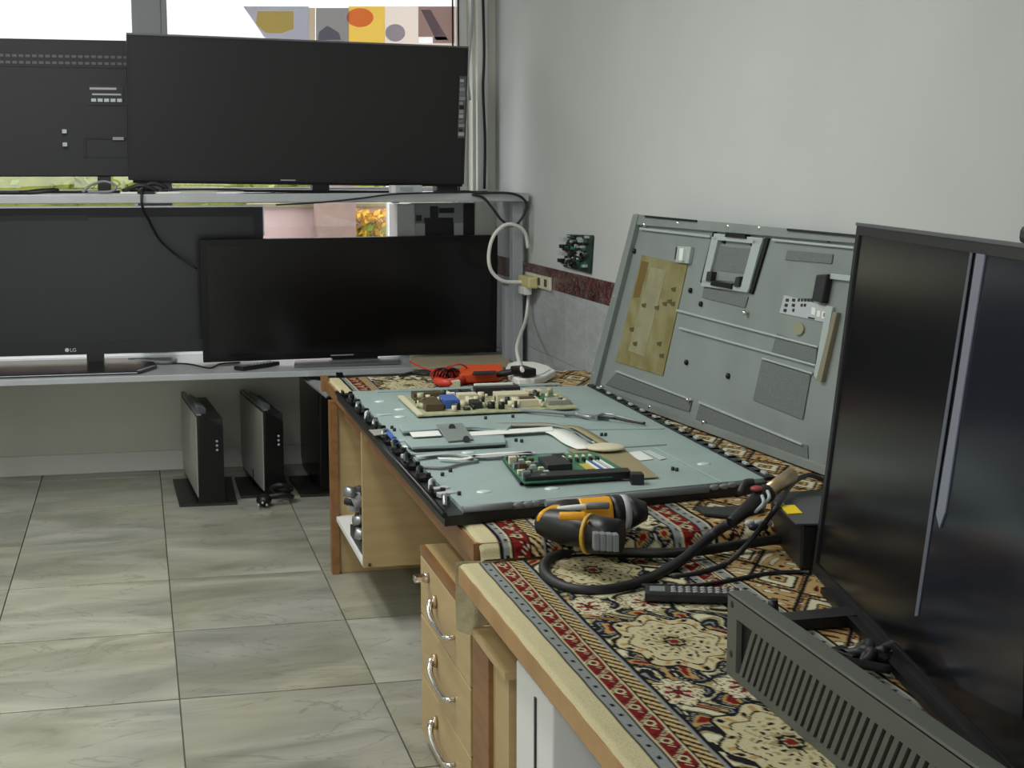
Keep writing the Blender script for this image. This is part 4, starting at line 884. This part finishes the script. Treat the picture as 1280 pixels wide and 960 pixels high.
B().obox(c, ((1,0,0),(0,1,0),(0,0,1)), (.024, .10, .026)).build('body', M_ivory, ad, .008)
B().obox(c+Vector((-.01, .02, -.042)), ((1,0,0),(0,1,0),(0,0,1)), (.018, .06, .018)).build('plug', M_white, ad, .004)

# ================================================================ THINGS ON THE REAR DESK
ZT = ZR+.009
ps_ = thing('power_strip', 'white oval power strip with a black plug at the far corner of the desk', 'power strip', pz(663, 472, ZT))
bo = [pz(x, y, ZT+.001) for x, y in ((632, 468), (637, 478), (648, 482), (668, 482), (683, 478), (695, 471), (684, 465), (668, 460), (645, 459), (635, 462))]
B().prism(bo, up*.026).build('case', M_white, ps_, .006)
B().prism([lerp(p, pz(663, 471, ZT+.001), .22)+up*.026 for p in bo], up*.004).build('raised_face', M_paper, ps_, .001)
bp_ = pz(654, 464, ZT+.046)
B().obox(bp_, ((1, .2, 0), (-.2, 1, 0), (0, 0, 1)), (.030, .055, .016)).build('black_plug', M_black, ps_, .006)
B().tube([bp_+Vector((-.04, .0, .0)), bp_+Vector((-.08, .02, -.01)), bp_+Vector((-.10, .10, -.03))], .012).build('plug_lead', M_rubber, ps_)
mm = thing('multimeter', 'orange clamp meter with red wires lying at the far end of the desk', 'multimeter', pz(600, 474, ZT))
B().prism([pz(x, y, ZT+.002) for x, y in ((574, 480), (624, 478), (629, 474), (628, 466), (580, 468), (572, 474))], up*.038).build('body', M_orange, mm, .008)
B().prism([pz(x, y, ZT+.0405) for x, y in ((590, 469), (618, 468), (620, 464.5), (592, 465.5))], up*.004).build('display', M_dark, mm)
for s_ in (1, -1):
    B().tube([pz(578, 473+s_*2, ZT+.018), pz(562, 474+s_*5, ZT+.018), pz(548, 472+s_*4.5, ZT+.018), pz(544, 469+s_*1, ZT+.018)], .016).build('clamp_jaw', mat('clamp_red', (196, 58, 40), .45), mm)
B().obox(pz(567, 479, ZT+.015), ((1,0,0),(0,1,0),(0,0,1)), (.02, .03, .014)).build('white_trigger', M_comp, mm, .003)
for k in range(6):
    x = 538+k*4; B().tube([pz(x, 470, ZT+.03), pz(x+4, 463-k % 3, ZT+.06), pz(x+12, 461+k % 2, ZT+.055), pz(x+17, 466, ZT+.03), pz(x+19, 472, ZT+.02)], .0045).build('test_lead', M_redw if k % 2 == 0 else M_rubber, mm)
cable('cable', 'black cable lying on the far end of the desk left of the orange meter', [pz(500, 470, ZT+.007), pz(515, 466, ZT+.007), pz(530, 468, ZT+.007), pz(545, 467, ZT+.010), pz(541, 473, ZT+.007)], .006, M_rubber)
cable('cable', 'thin red wire arching behind the orange meter', [pz(512, 452, ZT+.05), pz(540, 463, ZT+.03), pz(565, 457, ZT+.06), pz(578, 456, ZT+.06), pz(588, 464, ZT+.02)], .003, M_redw)

# ================================================================ CORDLESS DRILL
dz = ZT+.001
dl = thing('cordless_drill', 'yellow and black cordless drill lying on its side beside the chassis', 'drill', pz(730, 665, dz))
zc = dz+.042
def PD(x, y, z=zc): return pz(x, y, z)
ax0, ax1 = PD(683, 646), PD(762, 643)
am = lerp(ax0, ax1, .5)
B().tube([ax0, lerp(ax0, ax1, .12), lerp(ax0, ax1, .3), am], .03, n=14, rfun=lambda t: .018+.019*math.sin(min(1, t*1.3)*math.pi/2)).build('motor_cover', M_black, dl)
B().tube([am, lerp(am, ax1, .5), ax1], .04, n=14, rfun=lambda t: .038+.003*t).build('motor_housing', M_yellow, dl)
B().tube([PD(700, 645, zc+.036), PD(718, 645, zc+.038), PD(732, 645, zc+.038)], .009).build('side_stripe', M_yellow, dl)
B().tube([PD(676, 656, zc-.005), PD(678, 645, zc+.015), PD(690, 638, zc+.022), PD(700, 636.5, zc+.024)], .010).build('rear_trim', M_yellow, dl)
B().tube([PD(697, 637, zc+.026), PD(716, 635, zc+.03), PD(732, 633.5, zc+.032)], .007).build('name_strip', M_paper, dl)
B().tube([PD(733, 633, zc+.03), PD(748, 632, zc+.032), PD(760, 632, zc+.03)], .008).build('top_ridge', M_grey, dl)
chk = B().cyl(PD(761, 642), PD(775, 641), .042, .040, 18).build('chuck_collar', M_black, dl)
B().cyl(PD(775, 641), PD(783, 640.5), .041, .040, 18).build('torque_ring', M_lgrey, dl)
B().cyl(PD(783, 640.5), PD(806, 639), .039, .022, 18).build('chuck', M_black, dl)
gr = [PD(679, 654, zc-.006), PD(693, 656, zc-.004), PD(712, 660, zc-.004), PD(730, 664, zc-.004), PD(742, 667, zc-.004)]
B().tube(gr, .035, n=14, rfun=lambda t: .028+.010*math.sin(t*math.pi)).build('grip', M_black, dl)
b0, b1 = PD(737, 668, zc), PD(772, 672, zc)
B().cyl(PD(735, 667, zc), PD(739, 667.5, zc), .043, n=18).build('battery_band', mat('band_yellow', (200, 160, 60), .5), dl)
B().cyl(PD(739, 667.5, zc), PD(776, 671, zc), .041, .036, 18).build('battery', M_black, dl, .0)
for k in range(4): B().obox(PD(745+k*8, 676+.6*k, zc+.004), ((1, -.1, 0), (.1, 1, 0), (0, 0, 1)), (.006, .012, .018)).build('battery_vent', M_grey, dl, .002)
B().prism([PD(731, 647, zc+.03), PD(738, 652, zc+.03), PD(733, 656, zc+.03), PD(736, 652, zc+.03)], up*.004).build('trigger_mark', M_yellow, dl)
B().tube([PD(716, 646, zc+.02), PD(728, 646, zc+.02), PD(745, 650, zc+.015), PD(756, 655, zc+.005)], .009).build('trigger_guard', M_yellow, dl)

# ================================================================ HOT AIR TOOL
zf = ZF+.012
ha = thing('hot_air_tool', 'black hot air handle with brass coloured nozzle lying across the desk edge', 'hot air tool', pz(920, 640, .72))
h0, h1, h2 = pz(913, 654, .745), pz(948, 624, .778), pz(990, 593, .815)
B().tube([h0, lerp(h0, h1, .5), h1, lerp(h1, h2, .25)], .02, n=14, rfun=lambda t: .012+.010*t).build('handle', M_rubber, ha)
B().cyl(lerp(h1, h2, .25), h2, .017, .0165, 18).build('nozzle', M_tan2, ha)
B().tube([h1+Vector((-.035, .02, .01)), h1+Vector((-.02, .03, .03)), h1+Vector((.0, .03, .032))], .009).build('guard', M_dark, ha)
B().sphere(h1+Vector((-.005, .0, .024)), .014, (1, 1, .5)).build('red_button', mat('button_red', (150, 60, 56), .5), ha)
for k in (0, 1): B().tube([lerp(h0, h1, .75+.2*k)+Vector((.0, -.02, -.012)), lerp(h0, h1, .75+.2*k)+Vector((.015, -.03, .01)), lerp(h0, h1, .75+.2*k)+Vector((.02, -.01, .022))], .004).build('clip_ring', M_lgrey, ha)
B().tube([h0+(h1-h0)*.02, pz(893, 666, .715), pz(872, 684, .69), pz(845, 705, zf+.006), pz(800, 728, zf), pz(752, 738, zf), pz(710, 735, zf), pz(684, 720, zf), pz(681, 705, zf), pz(697, 694, zf), pz(740, 690, zf), pz(790, 691, zf+.01), pz(860, 690, zf+.01), pz(930, 680, zf+.012), pz(985, 672, zf+.02)], .0115, n=10).build('hose', M_rubber, ha)
cable('cable', 'thin black lead running from the hot air tool past the station', [pz(1030, 600, .77), pz(1010, 594, .79), pz(990, 605, .79), pz(972, 632, .775), pz(955, 655, .73), pz(930, 685, .70), pz(905, 706, zf), pz(870, 717, zf-.004), pz(840, 722, zf-.004)], .006, M_rubber)
cable('cable', 'long thin black cable lying across the front rug to the big television', [pz(800, 732, zf-.003), pz(860, 733, zf-.003), pz(910, 726, zf-.003), pz(960, 717, zf-.003), pz(1000, 715, zf-.003), pz(1013, 716, zf)], .005, M_rubber)
cable('cable', 'thick black cable lying over the drop between the desks beside the drill', [pz(757, 690, zf+.012), pz(830, 692, zf+.014), pz(900, 684, zf+.012), pz(975, 676, zf+.012)][:], .006, M_rubber)
pry = thing('pry_tool', 'flat dark tool lying on the rug under the hot air handle', 'tool', pz(910, 640, ZT))
B().prism([pz(x, y, ZT+.002) for x, y in ((868, 636), (880, 645), (915, 648), (955, 640), (958, 634), (925, 637), (890, 638))], up*.008).build('blade', M_dark, pry, .002)
hs = thing('rework_station', 'black soldering station box with a yellow tag beside the big television', 'soldering station', (1.45, 3.0, ZF))
B().prism([pz(x, y, ZF+.012) for x, y in ((962, 668), (1000, 714), (1080, 712), (1030, 664))], up*.100).build('case', M_black, hs, .006)
tp = [pz(x, y, ZF+.1125) for x, y in ((962, 625), (995, 657), (1080, 656), (1032, 622))]
B().prism(tp, up*.004).build('top_plate', mat('station_grey', (66, 68, 70), .4), hs, .001)
B().prism([pz(x, y, ZF+.117) for x, y in ((975, 633), (993, 632), (1003, 642), (985, 643))], up*.002).build('yellow_tag', M_ytag, hs)
B().prism([pz(x, y, ZF+.117) for x, y in ((965, 627), (975, 626.5), (982, 632), (972, 633))], up*.002).build('white_tag', M_lgrey, hs)
for k in range(5): B().sphere(pz(938+k*5, 654+(k % 2)*5, ZT+.012), .012, (1.2, 1, .7), 6).build('knob', (M_lgrey, M_dark)[k % 2], hs)

# ================================================================ THINGS ON THE FRONT TABLE
remote('remote_control', 'black remote control lying on the front rug below the cable loop', pz(806, 748, ZF+.009), pz(925, 751, ZF+.009), .055, .020, n=9)
gb = thing('vented_bracket', 'grey vented plastic panel standing on edge at the front of the table', 'plastic panel', (.95, 2.0, ZF+.008))
gx = .942; ga, gz = 1.45, ZF+.0085
# plate with slot openings: built from slats
B().box(gx, gx+.010, 2.285, 2.325, gz, .80).box(gx, gx+.010, ga, 2.285, .765, .80).box(gx, gx+.010, ga, 2.285, gz, .674).build('frame', M_gbrk, gb)
B().box(gx, gx+.036, ga, 2.327, .794, .802).box(gx+.028, gx+.036, ga, 2.327, .74, .794).build('top_lip', M_gbrk, gb, .003)
B().box(gx+.011, gx+.014, ga, 2.32, gz+.002, .79).build('backing', M_black, gb)
sl2 = None
for k in range(34):
    y = 2.250-k*.0228; loc = Vector((gx+.005, y-.01, .719))-ORG[gb.name]
    if sl2: c = sl2.copy(); COL.objects.link(c); c.parent = gb; c.location = loc
    else:
        sl2 = B().obox((0, 0, 0), ((1, 0, 0), (0, .87, .5), (0, -.5, .87)), (.0045, .0055, .058)).build('slat', M_gbrk); sl2.parent = gb; sl2.location = loc
for z in (.70, .785): B().cyl((gx-.001, 2.305, z), (gx+.002, 2.305, z), .006, n=10).build('screw_hole', M_black, gb)
jn = thing('cable_bundle', 'tangle of black connectors at the foot of the big television', 'cables', pz(1085, 825, ZF+.01))
for k in range(6):
    a = pz(1045+k*9, 818+random.uniform(-6, 10), ZF+.02); 
    B().tube([a, a+Vector((random.uniform(-.03, .05), random.uniform(-.06, .03), .02)), a+Vector((random.uniform(-.02, .07), random.uniform(-.08, .0), .005))], .009, n=6).build('lead', M_rubber if k % 2 else M_dark, jn)
    B().obox(a, ((1, .3, 0), (-.3, 1, 0), (0, 0, 1)), (.014, .02, .009)).build('connector', M_black if k % 3 else M_lgrey, jn, .002)
sc = thing('screw_knob', 'small black knob lying on the rug near the vented panel', 'knob', pz(966, 763, ZF+.01))
k0 = pz(966, 765, ZF+.009); B().cyl(k0, k0+up*.025, .012, .009, 12).build('cap', M_black, sc); B().cyl(k0+Vector((-.03, .02, 0)), k0+Vector((-.03, .02, .018)), .010, .008, 12).build('stem', M_black, sc)
